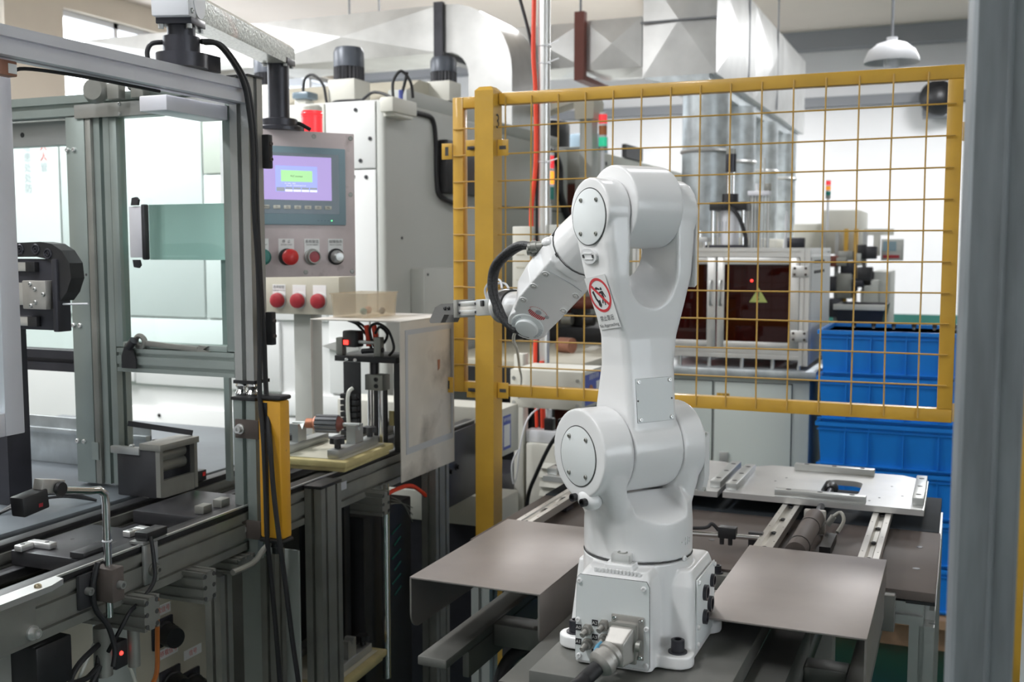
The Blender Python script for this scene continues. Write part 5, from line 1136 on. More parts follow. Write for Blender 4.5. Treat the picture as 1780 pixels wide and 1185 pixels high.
# ================================================================== HMI on swivel arm
HM = MX(((.6, -.8, 0, -1.456), (.8, .6, 0, 2.390), (0, 0, 1, 1.791), (0, 0, 0, 1)))     # x along the panel, y into it, z up; origin at the top right corner
hm = root('operator_panel', 'operator touch panel with coloured push buttons hanging from a grey swivel arm', 'control panel', (-1.385, 1.66, 1.8395))
def hg(): return G(HM)
def ht(name, s, m, par, u, v, size):
    o = text(name, s, m, par, (0, 0, 0), (1, 0, 0), (0, 1, 0), size)
    R = MX(((1, 0, 0, -u), (0, 0, -1, -.0042), (0, 1, 0, -v), (0, 0, 0, 1))); o.data.transform(HM @ R); return o
g = hg(); g.box(-.325, 0, -.0025, .075, -.364, 0, .002); pl = g.out('front_plate', 'hmi_plate', hm)
for u, v in ((.010, .012), (.108, .012), (.012, .155), (.010, .352), (.135, .352), (.25, .352), (.25, .012)):
    g = hg(); g.lathe((-u, -.0025, -v), (0, -1, 0), [(.006, 0), (.006, .001), (.004, .0015), (.0025, .0015), (.0025, .0005)], 16); g.out('plate_screw', 'alu_dull', pl)
g = hg(); g.box(-.285, -.027, -.010, -.0026, -.234, -.040, .003); bz = g.out('display_bezel', 'hmi_bezel', hm)
g = hg(); g.box(-.270, -.046, -.0105, -.0101, -.206, -.056); g.out('bezel_inset', 'hmi_bezel_dark', bz)
def hq(n, u0, u1, v0, v1, m, par, y): g = hg(); g.box(-u1, -u0, y - .0003, y, -v1, -v0); return g.out(n, m, par)
sc2 = hq('screen', .066, .248, .064, .172, 'scr_purple', bz, -.0107)
hq('screen_window', .104, .212, .088, .152, 'scr_blue', sc2, -.0111); hq('screen_message', .117, .198, .099, .127, 'scr_green', sc2, -.0115)
def htx(s, m, par, u, v, size):
    o = ht('screen_text', s, m, par, u, v, size); o.data.transform(HM @ MX.Translation((0, -.0078, 0)) @ HM.inverted()); return o
htx('PLC connect', 'ink', sc2, .158, .1135, .0060); htx('PLC addr : 0000', 'scr_white', sc2, .175, .1315, .0042); htx('Net addr : 00-00-00-00-00-00', 'scr_white', sc2, .160, .1365, .0042)
hq('soft_key', .189, .210, .141, .151, 'scr_grey', sc2, -.0115)
for k in range(4): hq('soft_key', .105 + k * .0212, .124 + k * .0212, .1465, .1515, 'scr_white', sc2, -.0115); hq('soft_key', .105 + k * .0212, .124 + k * .0212, .1405, .1455, 'scr_grey', sc2, -.0115)
for k, s in enumerate(('F6', 'F5', 'F4', 'F3', 'F2', 'F1', 'MENU')):
    u = .076 + k * .0268; g = hg(); g.box(-u - .009, -u + .009, -.0122, -.0106, -.1945, -.1855, .001); kb = g.out('function_key', 'cream', bz); o = ht('key_text', s, 'ink', kb, u, .190, .0062); o.data.transform(HM @ MX.Translation((0, -.0085, 0)) @ HM.inverted())
for k in range(5): g = hg(); g.box(-.068 - k * .009, -.0655 - k * .009, -.0108, -.0100, -.2235, -.2215); g.out('status_led', 'led_green' if k == 0 else 'hmi_bezel_dark', bz)
for u, nm, en_, kind in ((.055, '故障指示', 'FAULT SIGNAL', 'silver'), (.118, '系统复位', 'SYSTEM RESET', 'ring'), (.185, '停  止', 'SYSTEM STOP', 'red'), (.250, '启  动', 'SYSTEM START', 'green')):
    g = hg(); g.box(-u - .020, -u + .020, -.0038, -.0026, -.315, -.268); lb = g.out('button_label', 'paper', pl)
    ht('label_text', nm, 'ink', lb, u, .2755, .0088); ht('label_text', en_, 'ink', lb, u, .2835, .0048)
    c = V((-u, -.0038, -.3135)); D_ = (0, -1, 0)
    g = hg(); g.lathe(c, D_, [(.021, 0), (.021, .006), (.018, .008)], 28); cl = g.out('button_collar', 'alu' if kind == 'ring' else 'black', pl)
    g = hg(); c2 = c + V((0, -.008, 0))
    if kind == 'red': g.lathe(c2, D_, [(.014, 0), (.014, .012), (.020, .018), (.020, .026), (.014, .031), (0, .033)], 28); g.out('stop_button', 'red', pl)
    if kind == 'green': g.lathe(c2, D_, [(.019, 0), (.020, .012), (.014, .018), (0, .020)], 28); g.out('start_button', 'green_btn', pl)
    if kind == 'ring':
        g.lathe(c2, D_, [(.0185, 0), (.0165, .012), (.0145, .012), (.0145, .008)], 28); g.out('button_ring', 'alu_dull', pl); g = hg(); g.lathe(c2, D_, [(.0140, 0), (.0140, .008), (0, .009)], 28); g.out('reset_button', 'red_dark', pl)
    if kind == 'silver': g.lathe(c2, D_, [(.017, 0), (.015, .010), (.0135, .018), (.010, .022), (0, .023)], 28); g.out('signal_cap', 'alu', pl)
# hanging pipe, flange and lever
bp_ = HM @ V((-.185, .035, 0))
g = G(); g.lathe(bp_, (0, 0, 1), [(.062, 0), (.062, .008), (.059, .011), (.046, .012), (.046, .028), (.044, .030)], 36); g.out('swivel_flange', 'black_metal', hm)
g = G(); g.cyl(bp_ + V((0, 0, .03)), bp_ + V((0, 0, .163)), .0265, n=28); g.out('hanging_pipe', 'black_metal', hm)
g = G(); g.tube([bp_ + V((.030, .012, .020)), bp_ + V((.045, .025, .019)), bp_ + V((.062, .045, .006))], .005, 10); g.out('clamp_lever', 'black', hm)
a0 = V((-1.385, 1.655, 1.958)); a1 = V((bp_.x, bp_.y, 1.981)); ad = (a1 - a0).normalized()
g = G(); g.obb(bp_ + V((0, 0, .1705)), (ad, V((-ad.y, ad.x, 0)).normalized(), V((0, 0, 1))), (.036, .034, .007), .001); mp = g.out('mount_plate', 'black_metal', hm)
for sx in (-1, 1):
    for sy in (-1, 1): g = G(); g.cyl(bp_ + ad * (sx * .028) + V((-ad.y, ad.x, 0)) * (sy * .026) + V((0, 0, .157)), bp_ + ad * (sx * .028) + V((-ad.y, ad.x, 0)) * (sy * .026) + V((0, 0, .1635)), .005, n=8); g.out('plate_bolt', 'alu', mp)
mat('hammertone', (.60, .62, .57), .3, .2, .35, 160, .6, coat=.5)
side = V((ad.y, -ad.x, 0)).normalized(); upv = side.cross(ad) * -1
if upv.z < 0: upv = -upv
sec = [(-.030, -.026), (.030, -.026), (.032, -.020), (.032, .016), (.022, .026), (-.022, .026), (-.032, .016), (-.032, -.020)]
g = G(); g.prism([a0 - ad * .02 + side * x + upv * z for x, z in sec], (a1 - a0) + ad * .06); g.out('swivel_arm', 'hammertone', hm, 20)
g = G(); g.obb(a0 - ad * .035 + V((0, 0, .004)), (ad, side, upv), (.020, .036, .033), .004); hbk = g.out('arm_head', 'white_plastic', hm)
g = G(); g.disc(a0 - ad * .0 + side * .036 + V((0, 0, .004)), side, .030, 32, .0015); g.out('head_disc', 'white_plastic', hbk)
g = G(); g.screw(a0 - ad * .04 + side * .036 - V((0, 0, .018)), side, .005); g.out('head_screw', 'alu', hbk)
b0 = V((-1.385, 1.655, 1.8398))
g = G(); g.lathe(b0, (0, 0, 1), [(.048, 0), (.048, .026), (.034, .0265), (.034, .058), (.026, .0585), (.026, .078)], 36); g.out('arm_base', 'black_metal', hm)
g = G(); g.box(b0.x - .008, b0.x + .032, b0.y + .02, b0.y + .075, 1.8398, 1.871, .001); g.out('base_block', 'black_metal', hm)
g = G(); g.obb(b0 + V((0, 0, .0855)), (ad, side, V((0, 0, 1))), (.038, .034, .007), .001); mp = g.out('mount_plate', 'black_metal', hm)
for sx in (-1, 1):
    for sy in (-1, 1): g = G(); q = b0 + ad * (sx * .030) + side * (sy * .027); g.cyl(q + V((0, 0, .070)), q + V((0, 0, .0784)), .0055, n=8); g.out('plate_bolt', 'alu', mp)
for k, (dx, r) in enumerate(((0, .0052), (.010, .0052))):
    pts = [b0 + V((.030, .02 + dx, .052)), b0 + V((.042, .06 + dx, .050)), V((-1.350, 1.79 + dx, 1.84)), V((-1.345, 1.805 + dx, 1.78)), V((-1.345, 1.815 + dx, 1.70)), V((-1.347, 1.818 + dx, 1.58)), V((-1.345, 1.825 + dx * .6, 1.45)), V((-1.345, 1.825 + dx * 1.5, 1.30)), V((-1.34, 1.815 + dx * 2.2, 1.20)), V((-1.322 + dx * 1.6, 1.80, 1.10)), V((-1.318 + dx * 2, 1.798, 1.0)), V((-1.318 + dx * 3, 1.80, .90)), V((-1.318 + dx * 3.4, 1.81, .82)), V((-1.310 + dx * 4, 1.815, .68)), V((-1.305 + dx * 5, 1.82, .55)), V((-1.30 + dx * 6, 1.84, .30)), V((-1.30 + dx * 6, 1.86, .05))]
    g = G(); g.tube(pts, r, 10); o = g.out('black_cable', 'rubber'); tag(o, 'black cable running from the swivel arm down past the yellow light curtain, ' + ('left strand' if k == 0 else 'right strand'), 'cable', 'cables down the corner post')
g = G(); g.tube([b0 + V((-.03, -.01, .05)), b0 + V((-.045, -.03, .045)), b0 + V((-.052, -.035, .03)), b0 + V((-.05, -.035, .012))], .0045, 8); g.out('base_cable', 'rubber', hm)
for z in (1.70, 1.33): 
    g = G(); g.box(-1.3575, -1.3405, 1.862, 1.878, z - .035, z + .035, .002); c_ = g.out('cable_clip', 'black', en)
    for dz in (-.016, .016): g = G(); g.screw((-1.3405, 1.870, z + dz), (1, 0, 0), .005); g.out('clip_screw', 'steel', c_)
# ================================================================== row of white machines at the back left
MXR = -2.113
t = root('machine_tool', 'large white machine tool cabinet with motors on top behind the control panel', 'machine', (-3.3, 4.2, 0))
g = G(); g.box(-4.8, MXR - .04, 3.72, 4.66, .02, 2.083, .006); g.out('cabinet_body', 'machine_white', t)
g = G(); g.box(MXR - .042, MXR, 3.70, 4.66, .02, 2.083, .014, 3); g.out('side_panel', 'machine_grey', t)  # greyer than the white front: the side's shade is put into its colour
def fp_(x0, x1, z0, z1, n='front_panel', m='machine_white', y=3.72, th=.018):
    g = G(); g.box(x0, x1, y - th, y - .0005, z0, z1, .003); return g.out(n, m, t)
a = fp_(-2.385, -2.158, 1.815, 2.078); b = fp_(-2.385, -2.158, .905, 1.808); c_ = fp_(-3.0, -2.392, 1.815, 2.078, m='cream'); d_ = fp_(-3.0, -2.392, 1.20, 1.808)
fp_(-2.62, -2.158, .80, .895); fp_(-3.44, -2.63, .895, 1.19); fp_(-3.6, -2.158, .06, .79, th=.012); e_ = fp_(-3.30, -2.65, .42, .800, n='access_panel', th=.024)
fp_(-4.75, -3.01, 1.20, 2.078); s_ = fp_(-3.56, -3.40, .905, .985, n='hatch_plate', th=.032)
for par, pts in ((a, ((-2.245, 2.045), (-2.18, 1.93), (-2.225, 1.845))), (b, ((-2.20, 1.78), (-2.26, 1.785))), (e_, ((-3.27, .76), (-2.9, .76))), (s_, ((-3.47, .95),))):
    for x, z in pts: g = G(); g.cyl((x, 3.702 if par is not e_ and par is not s_ else (3.696 if par is e_ else 3.688), z), (x, 3.698 if par is not e_ and par is not s_ else (3.692 if par is e_ else 3.684), z), .008, n=10); g.out('panel_screw', 'dark_iron', par)
g = G(); g.prism([(-2.41, 3.700, 1.10), (-2.31, 3.700, 1.13), (-2.24, 3.700, 1.12), (-2.24, 3.700, 1.09), (-2.30, 3.700, 1.075)], (0, -.02, 0)); g.out('pull_handle', 'alu_bright', t)
g = G(); g.prism([(-4.8, 3.95, 2.0835), (-4.8, 4.66, 2.0835), (-4.8, 4.66, 2.24), (-4.8, 4.25, 2.24)], (2.55, 0, 0)); g.out('sloped_cover', 'beige_box', t)
g = G(); g.box(-2.24, -2.15, 3.95, 4.66, 2.0835, 2.155, .004); g.out('cover_side', 'machine_grey', t)
def motor(t, x, y, z, r, h):
    g = G(); g.box(x - r * 1.0, x + r * 1.0, y - r, y + r, z, z + h * .45, .003); g.out('motor_mount', 'cream', t)
    m_ = G()
    P = []
    for i in range(48):
        a = 2 * pi * i / 48; q = r * (1.0 if i % 2 else .9); P.append((x + q * cos(a), y + q * sin(a), z + h * .452))
    m_.prism(P, (0, 0, h * .22)); m_ = m_.out('cooling_fins', 'dark_iron', t)
    g = G(); g.lathe((x, y, z + h * .672), (0, 0, 1), [(r, 0), (r, h * .25), (r * .85, h * .33), (r * .5, h * .345), (0, h * .345)], 28); g.out('fan_cover', 'motor_blue', t)
motor(t, -2.395, 3.90, 2.0835, .064, .245); motor(t, -2.80, 3.90, 2.0835, .06, .245); motor(t, -2.205, 4.40, 2.156, .06, .20)
g = G(); g.box(-2.60, -2.545, 3.80, 3.86, 2.0835, 2.115, .003); g.out('terminal_base', 'cream', t)
g = G(); g.box(-2.60, -2.52, 3.78, 3.86, 2.1152, 2.145, .008); g.out('terminal_box', 'hmi_bezel_dark', t)
for pts in ([(-2.57, 3.82, 2.145), (-2.56, 3.82, 2.20), (-2.52, 3.82, 2.215), (-2.47, 3.82, 2.17), (-2.45, 3.82, 2.09), (-2.38, 3.78, 2.095), (-2.25, 3.76, 2.09)], [(-2.085, 3.72, 2.085), (-2.09, 3.73, 2.15), (-2.06, 3.74, 2.19), (-2.03, 3.76, 2.15), (-2.03, 3.78, 2.09)], [(-2.075, 3.76, 2.085), (-2.06, 3.77, 2.15), (-2.05, 3.77, 2.19)], [(-2.25, 3.76, 2.09), (-2.20, 3.75, 2.115), (-2.15, 3.74, 2.11), (-2.10, 3.73, 2.09)]):
    g = G(); g.tube(pts, .006, 8); g.out('motor_cable', 'rubber', t)
g = G(); g.box(MXR + .0005, MXR + .06, 3.66, 3.86, 2.025, 2.083, .006); g.box(MXR + .0005, MXR + .052, 3.69, 3.84, 2.012, 2.026, .003); jb = g.out('junction_box', 'cream', t)
g = G(); g.cyl((MXR + .04, 3.76, 2.083), (MXR + .04, 3.76, 2.12), .009); g.out('blue_plug', 'label_blue', jb)
g = G(); g.tube([(MXR + .006, 3.87, 2.05), (MXR + .006, 4.02, 2.055), (MXR + .006, 4.10, 2.04), (MXR + .006, 4.125, 1.95), (MXR + .006, 4.13, 1.80), (MXR + .01, 4.15, 1.73), (MXR + .02, 4.25, 1.70), (MXR + .02, 4.40, 1.685)], .011, 10); g.out('side_cable', 'rubber', t)
g = G(); g.box(MXR + .0005, MXR + .05, 4.15, 4.60, 1.735, 1.965, .008); g.out('black_unit', 'black', t)
g = G(); g.box(MXR + .0005, MXR + .065, 3.90, 4.30, .40, 1.415, .005); sb = g.out('side_box', 'machine_grey', t)
for y, z in ((3.93, 1.39), ): g = G(); g.cyl((MXR + .065, y, z), (MXR + .068, y, z), .006, n=8); g.out('box_screw', 'dark_iron', sb)
g = G(); g.cyl((MXR, 3.83, 1.54), (MXR + .003, 3.83, 1.54), .006, n=8); g.out('panel_screw', 'dark_iron', t)
# slogan sheet on the machine front, seen through the end wall glass
t = root('slogan_sheet', 'white safety slogan sheet with red and grey characters seen through the left glass', 'sign', (-3.9, 3.69, 1.5))
g = G(); g.box(-4.16, -3.80, 3.685, 3.689, 1.30, 2.07); s_ = g.out('sheet', 'paper', t)
for col, x in (('产人人管', -3.885), ('故隐患处处防', -3.985)):
    for i, ch in enumerate(col): text('character', ch, 'tl_red' if ch == '人' else 'ink_grey', s_, (x, 3.6845, 2.005 - i * .047), (1, 0, 0), (0, 0, 1), .045)
for o in s_.children:
    if o.data.materials[0] == MT['tl_red']: o.data.materials[0] = MT['red_sign']
# red beacon
t = root('beacon_lamp', 'red beacon lamp with cream cap behind the control panel pipe', 'beacon', (-1.900, 2.87, 1.412))
g = G(); g.cyl((-1.900, 2.87, 1.4125), (-1.900, 2.87, 1.80), .012); g.out('beacon_pole', 'alu', t)
g = G(); g.cyl((-1.900, 2.87, 1.80), (-1.900, 2.87, 1.84), .032); g.out('beacon_base', 'black', t)
g = G()
g.lathe((-1.900, 2.87, 1.84), (0, 0, 1), [(.033, 0), (.033, .066), (.034, .067), (.034, .071), (.0325, .072), (.034, .075), (.034, .078), (.0325, .080), (.033, .086)], 28); g.out('red_lens', 'tl_red', t)
g = G(); g.lathe((-1.900, 2.87, 1.926), (0, 0, 1), [(.032, 0), (.032, .012), (.026, .018), (0, .018)], 28); g.out('beacon_cap', 'cream', t)
# second and third machine of the row
t = root('grey_machine', 'grey-green machine cabinet behind the fence with dark lower opening', 'machine', (-2.9, 5.2, 0))
g = G(); g.box(-4.6, MXR, 4.70, 5.80, 1.27, 2.06, .012); g.out('upper_cabinet', 'machine_green_shaded', t)
g = G(); g.box(-4.6, MXR - .08, 4.70, 5.80, .02, 1.27); g.out('lower_frame', 'black_metal', t)
g = G(); g.box(MXR + .0005, MXR + .004, 4.72, 5.78, 1.70, 1.706); g.out('panel_seam', 'seam', t)
g = G(); g.tube([(MXR + .01, 5.30, 2.00), (MXR + .012, 5.50, 2.02), (MXR + .012, 5.62, 1.95), (MXR + .012, 5.64, 1.80), (MXR + .012, 5.78, 1.66)], .022, 10); g.out('fat_cable', 'rubber', t)
g = G(); g.box(MXR - .25, MXR - .02, 4.75, 5.7, 2.0605, 2.12, .01); g.out('top_cover', 'machine_green_shaded', t)
for y in (4.95, 5.35):
    g = G(); g.box(MXR - .078, MXR - .04, y, y + .05, .25, 1.2); g.out('machine_column', 'dark_iron', t)
t = root('rear_machine', 'white machine body with black motors behind the robot elbow', 'machine', (-2.9, 7.6, 0))
g = G(); g.box(-4.4, MXR, 6.05, 9.6, 1.88, 2.10, .01); g.out('upper_body', 'machine_grey', t)
g = G(); g.box(-4.4, MXR - .03, 6.05, 9.6, .02, 1.878); g.out('lower_body', 'brown_red', t)
g = G(); g.box(MXR - .028, MXR + .01, 6.05, 9.5, .1, 1.60); g.out('lower_cover', 'machine_grey', t)
for y, z in ((6.5, 2.03), (7.0, 2.03), (7.9, 1.98), (8.4, 1.95)): g = G(); g.cyl((MXR, y, z), (MXR + .006, y, z), .014, n=8); g.out('body_bolt', 'dark_iron', t)
g = G(); g.box(MXR - .02, MXR + .01, 6.9, 7.3, 2.102, 2.19); g.out('black_vent', 'black', t)
for y, z, r in ((6.4, 2.10, .17), (7.25, 2.10, .15)):
    g = G(); g.cyl((-2.5, y, z + .001), (-2.5, y, z + .20), r, n=28, bv=.03); g.out('motor', 'hmi_bezel_dark' if r < .16 else 'black', t)
g = G(); g.box(-2.40, -2.25, 5.92, 6.04, 1.80, 2.02, .01); g.out('red_brown_bracket', 'brown_red', t)
# column with overhanging head and tower lights
t = root('column_head', 'grey column with rounded overhanging head behind the fence', 'column', (-2.02, 5.9, 0))
g = G(); g.box(-2.06, -1.98, 5.84, 5.94, 0, 2.25, .008); g.out('column', 'machine_grey', t)
g = G(); g.box(-2.08, -1.96, 5.82, 5.96, 1.55, 1.90, .01); g.out('column_sleeve', 'machine_grey', t)
g = G(); g.loft([[(-2.075, 5.81, 2.23), (-1.965, 5.81, 2.23), (-1.965, 5.97, 2.23), (-2.075, 5.97, 2.23)], [(-2.08, 5.80, 2.33), (-1.96, 5.80, 2.33), (-1.96, 5.98, 2.33), (-2.08, 5.98, 2.33)], [(-2.14, 5.80, 2.39), (-1.98, 5.80, 2.39), (-1.98, 5.98, 2.39), (-2.14, 5.98, 2.39)]]); g.bar((-2.06, 5.89, 2.36), (-2.42, 5.89, 2.27), .16, .055); g.out('head_arm', 'beige_box', t)
def tower(name, lab, x, y, z, r, h, cols, pole):
    t = root(name, lab, 'signal light', (x, y, pole))
    g = G(); g.cyl((x, y, pole), (x, y, z - .02), r * .45, n=12); g.out('pole', 'white_plastic', t)
    g = G(); g.cyl((x, y, z - .02), (x, y, z), r, n=16); g.out('tower_base', 'alu_dull', t)
    for k, m in enumerate(cols):
        g = G(); g.cyl((x, y, z + k * h + .001), (x, y, z + k * h + h * .82), r, n=18); g.out('lens', m, t)
        g = G(); g.cyl((x, y, z + k * h + h * .82), (x, y, z + (k + 1) * h), r * 1.02, n=18); g.out('spacer', 'white_plastic', t)
    return t
tower('signal_tower', 'signal tower with red, amber and lit green lenses beside the grey column', -1.925, 5.86, 2.075, .024, .064, ('tl_green', 'tl_orange_off', 'tl_red'), 1.6)
tower('signal_tower', 'signal tower with lit amber lens right of the bright steel pole', -1.89, 4.93, 1.735, .020, .076, ('tl_teal', 'led_orange', 'tl_red'), 1.2)
# ================================================================== bright pole with red hose
t = root('steel_pole', 'shiny upright steel pole behind the yellow fence', 'pole', (-1.3760, 3.530, .8185))
g = G(); g.cyl((-1.3760, 3.530, .8187), (-1.3760, 3.530, 3.7), .0215, n=28); g.out('pole_tube', 'alu_bright', t)
for z in (2.14, 2.20, 1.80):
    g = G(); g.ring((-1.3760, 3.530, z), (.1, 0, 1), .023, .002, 20); g.bar((-1.3560, 3.510, z), (-1.3110, 3.500, z + .01), .002, .004); g.out('cable_tie', 'white_plastic', t)
g = G(); g.tube([(-1.4030, 3.515, 2.6), (-1.4090, 3.510, 2.2), (-1.4010, 3.510, 2.05), (-1.3990, 3.510, 1.80), (-1.4160, 3.510, 1.60), (-1.3970, 3.510, 1.35), (-1.3990, 3.510, 1.10), (-1.3910, 3.510, .86)], .008, 10); o = g.out('red_hose', 'red_tube'); tag(o, 'bright red hose running down the shiny steel pole', 'hose')
g = G(); g.tube([(-1.4810, 3.540, 2.40), (-1.4160, 3.520, 2.18), (-1.4010, 3.520, 1.9), (-1.3960, 3.520, 1.4), (-1.3860, 3.510, 1.0), (-1.3810, 3.510, .86)], .006, 8); o = g.out('black_cable', 'rubber'); tag(o, 'black cable clipped beside the red hose on the pole', 'cable')
g = G(); g.tube([(-1.3710, 3.500, 1.10), (-1.3660, 3.495, .98), (-1.3610, 3.490, .86)], .010, 8); o = g.out('red_hose', 'red_tube'); tag(o, 'short red hose end under the cream control box', 'hose')
t = root('terminal_box', 'flat cream terminal strip box behind the red hose', 'box', (-1.40, 3.49, 1.3))
g = G(); g.box(-1.475, -1.405, 3.478, 3.52, 1.30, 1.575, .003); bx = g.out('box_shell', 'cream', t)
for k in range(5): g = G(); g.box(-1.46, -1.43, 3.476, 3.4779, 1.34 + k * .045, 1.344 + k * .045); g.out('slot', 'beige_box', bx)
g = G(); g.box(-1.345, -1.28, 3.50, 3.535, 1.45, 1.58, .003); g.out('second_box', 'machine_grey', t)
# cream control boxes right of the post
t = root('control_box', 'cream electrical control box with blue notice plate under the fence rail', 'control box', (-1.27, 3.3, .88))
g = G(); g.box(-1.365, -1.115, 3.20, 3.415, .978, 1.103, .003); bx = g.out('box_shell', 'cream', t)
g = G(); g.box(-1.445, -1.41, 3.4205, 3.47, 0.0, 1.13, .003); g.out('rear_plate', 'cream', t)
for x in (-1.352, -1.13):
    for z in (.995, 1.075): g = G(); g.cyl((x, 3.20, z), (x, 3.197, z), .006, n=10); g.out('box_screw', 'alu', bx)
g = G(); g.box(-1.1148, -1.1138, 3.23, 3.40, .99, 1.09); np_ = g.out('notice_plate', 'label_blue', bx)
g = G(); g.box(-1.1137, -1.1130, 3.34, 3.39, .995, 1.06); g.out('notice_field', 'paper', np_)
g = G(); g.cyl((-1.1137, 3.285, 1.03), (-1.113, 3.285, 1.03), .024); g.out('notice_emblem', 'tl_orange_off', np_)
text('notice_text', '设备标识牌', 'paper', np_, (-1.1136, 3.315, 1.078), (0, 1, 0), (0, 0, 1), .02)
t = root('louvred_cabinet', 'cream cabinet with louvres under the white power strip', 'cabinet', (-1.3, 3.6, 0))
g = G(); g.box(-1.40, -1.05, 3.42, 3.80, 0, .818, .008); cb = g.out('cabinet_body', 'cream', t)
for k in range(7):
    g = G(); z = .735 - k * .033; g.prism([(-1.345, 3.4195, z), (-1.345, 3.4195, z + .018), (-1.345, 3.409, z)], (.085, 0, 0)); g.out('louvre', 'cream', cb)
t = root('power_strip', 'white power strip with a black plug on the cream cabinet', 'power strip', (-1.30, 3.46, .818))
g = G(); g.box(-1.405, -1.22, 3.435, 3.485, .8185, .862, .004); g.out('strip_body', 'white_plastic', t)
for x in (-1.325, -1.275): g = G(); g.box(x - .016, x + .016, 3.445, 3.478, .8625, .905, .003); g.out('plug', 'black', t)
g = G(); g.cyl((-1.325, 3.46, .905), (-1.325, 3.46, .935), .008); g.out('plug_lead', 'white_plastic', t)
g = G(); g.tube([(-1.325, 3.455, .935), (-1.35, 3.44, .945), (-1.39, 3.41, .90), (-1.41, 3.39, .80), (-1.415, 3.38, .72), (-1.425, 3.37, .68), (-1.43, 3.37, .75), (-1.41, 3.38, .80)], .003, 8); o = g.out('white_lead', 'white_plastic'); tag(o, 'thin white lead looping down beside the louvres', 'cable')
g = G(); g.tube([(-1.06, 3.15, .95), (-1.10, 3.12, .955), (-1.137, 3.12, .94), (-1.188, 3.12, .884), (-1.238, 3.12, .783), (-1.268, 3.12, .704), (-1.272, 3.12, .60), (-1.26, 3.12, .40)], .0065, 8); o = g.out('black_cable', 'rubber'); tag(o, 'black cable sloping across the louvred cabinet behind the table', 'cable')
# cream unit at the end of the conveyor
t = root('end_unit', 'cream unit with blue notice sheet at the far end of the conveyor', 'unit', (-1.6, 3.15, 0))
g = G(); g.box(-1.95, -1.338, 3.072, 3.21, .835, .990, .004); u_ = g.out('unit_body', 'cream', t)
g = G(); g.box(-1.95, -1.338, 3.072, 3.21, .60, .700, .004); g.out('lower_box', 'cream', t)
g = G(); g.box(-1.93, -1.36, 3.08, 3.20, .02, .5995); g.out('unit_base', 'black_metal', t)
g = G(); g.box(-1.93, -1.60, 3.08, 3.20, .7005, .8345); g.out('unit_core', 'black', t)
g = G(); g.box(-1.3378, -1.3368, 3.078, 3.14, .855, .965); np_ = g.out('notice_sheet', 'label_blue', u_)
g = G(); g.box(-1.3367, -1.3362, 3.083, 3.132, .865, .935); g.out('notice_field', 'paper', np_)
text('notice_text', '操作规程', 'paper', np_, (-1.3366, 3.109, .951), (0, 1, 0), (0, 0, 1), .014)
t = root('dark_side_plate', 'dark conveyor end plate with three bolts left of the yellow post', 'plate', (-1.36, 2.9, .7))
g = G(CM); g.box(-1.384, -1.376, 2.755, 3.04, .72, .945, .001); pl = g.out('plate', 'black_metal', t)
for y, z in ((2.84, .90), (2.83, .83), (2.88, .835), (2.80, .825)): g = G(CM); g.lathe((-1.376, y, z), (1, 0, 0), [(.011, 0), (.011, .002), (.007, .003), (.007, .010)], 12); g.out('plate_bolt', 'black', pl)
# copper roll bench
t = root('side_bench', 'pale bench top with black edge behind the control box', 'bench', (-1.85, 4.6, 0))
g = G(); g.box(-2.02, -1.36, 3.9, 5.2, 1.02, 1.05, .003); g.out('bench_top', 'beige_box', t)
g = G(); g.box(-2.02, -1.36, 3.9, 5.2, .94, 1.0195); g.out('bench_edge', 'black', t)
for x in (-2.0, -1.40):
    for y in (3.92, 5.15): g = G(); g.box(x, x + .04, y, y + .04, 0, .94); g.out('leg', 'dark_iron', t)
g = G(); g.cyl((-1.60, 4.30, 1.083), (-1.535, 4.28, 1.083), .0325, n=28); o = g.out('copper_roll', 'copper_roll'); tag(o, 'short roll of copper coloured wire on the pale bench', 'roll')
t = root('winding_machine', 'dark winding machine with pale posts behind the robot forearm', 'machine', (-1.5, 5.0, 0))
g = G(); g.box(-1.98, -1.25, 4.8, 5.15, 1.0505, 1.12, .004); g.out('machine_base', 'black', t)
for x, z, m in ((-1.92, 1.42, 'dark_iron'), (-1.75, 1.38, 'black'), (-1.58, 1.35, 'cream'), (-1.40, 1.45, 'black')): g = G(); g.box(x, x + .07, 4.85, 4.95, 1.1205, z, .004); g.out('machine_post', m, t)
g = G(); g.box(-1.98, -1.28, 4.84, 4.86, 1.26, 1.30); g.out('cross_bar', 'alu_dull', t)
g = G(); g.cyl((-1.72, 4.80, 1.24), (-1.56, 4.80, 1.24), .03, n=20); g.out('spool', 'brown_red', t)
for k in range(5): g = G(); g.cyl((-1.88 + k * .11, 4.79, 1.16), (-1.83 + k * .11, 4.79, 1.16), .028, n=16); g.out('small_roller', 'alu_dull' if k % 2 else 'dark_iron', t)
g = G(); g.box(-1.38, -1.33, 4.3, 4.34, 1.0505, 1.36, .003); o = g.out('pale_post', 'cream'); tag(o, 'pale square post standing on the bench beside the copper roll', 'post')
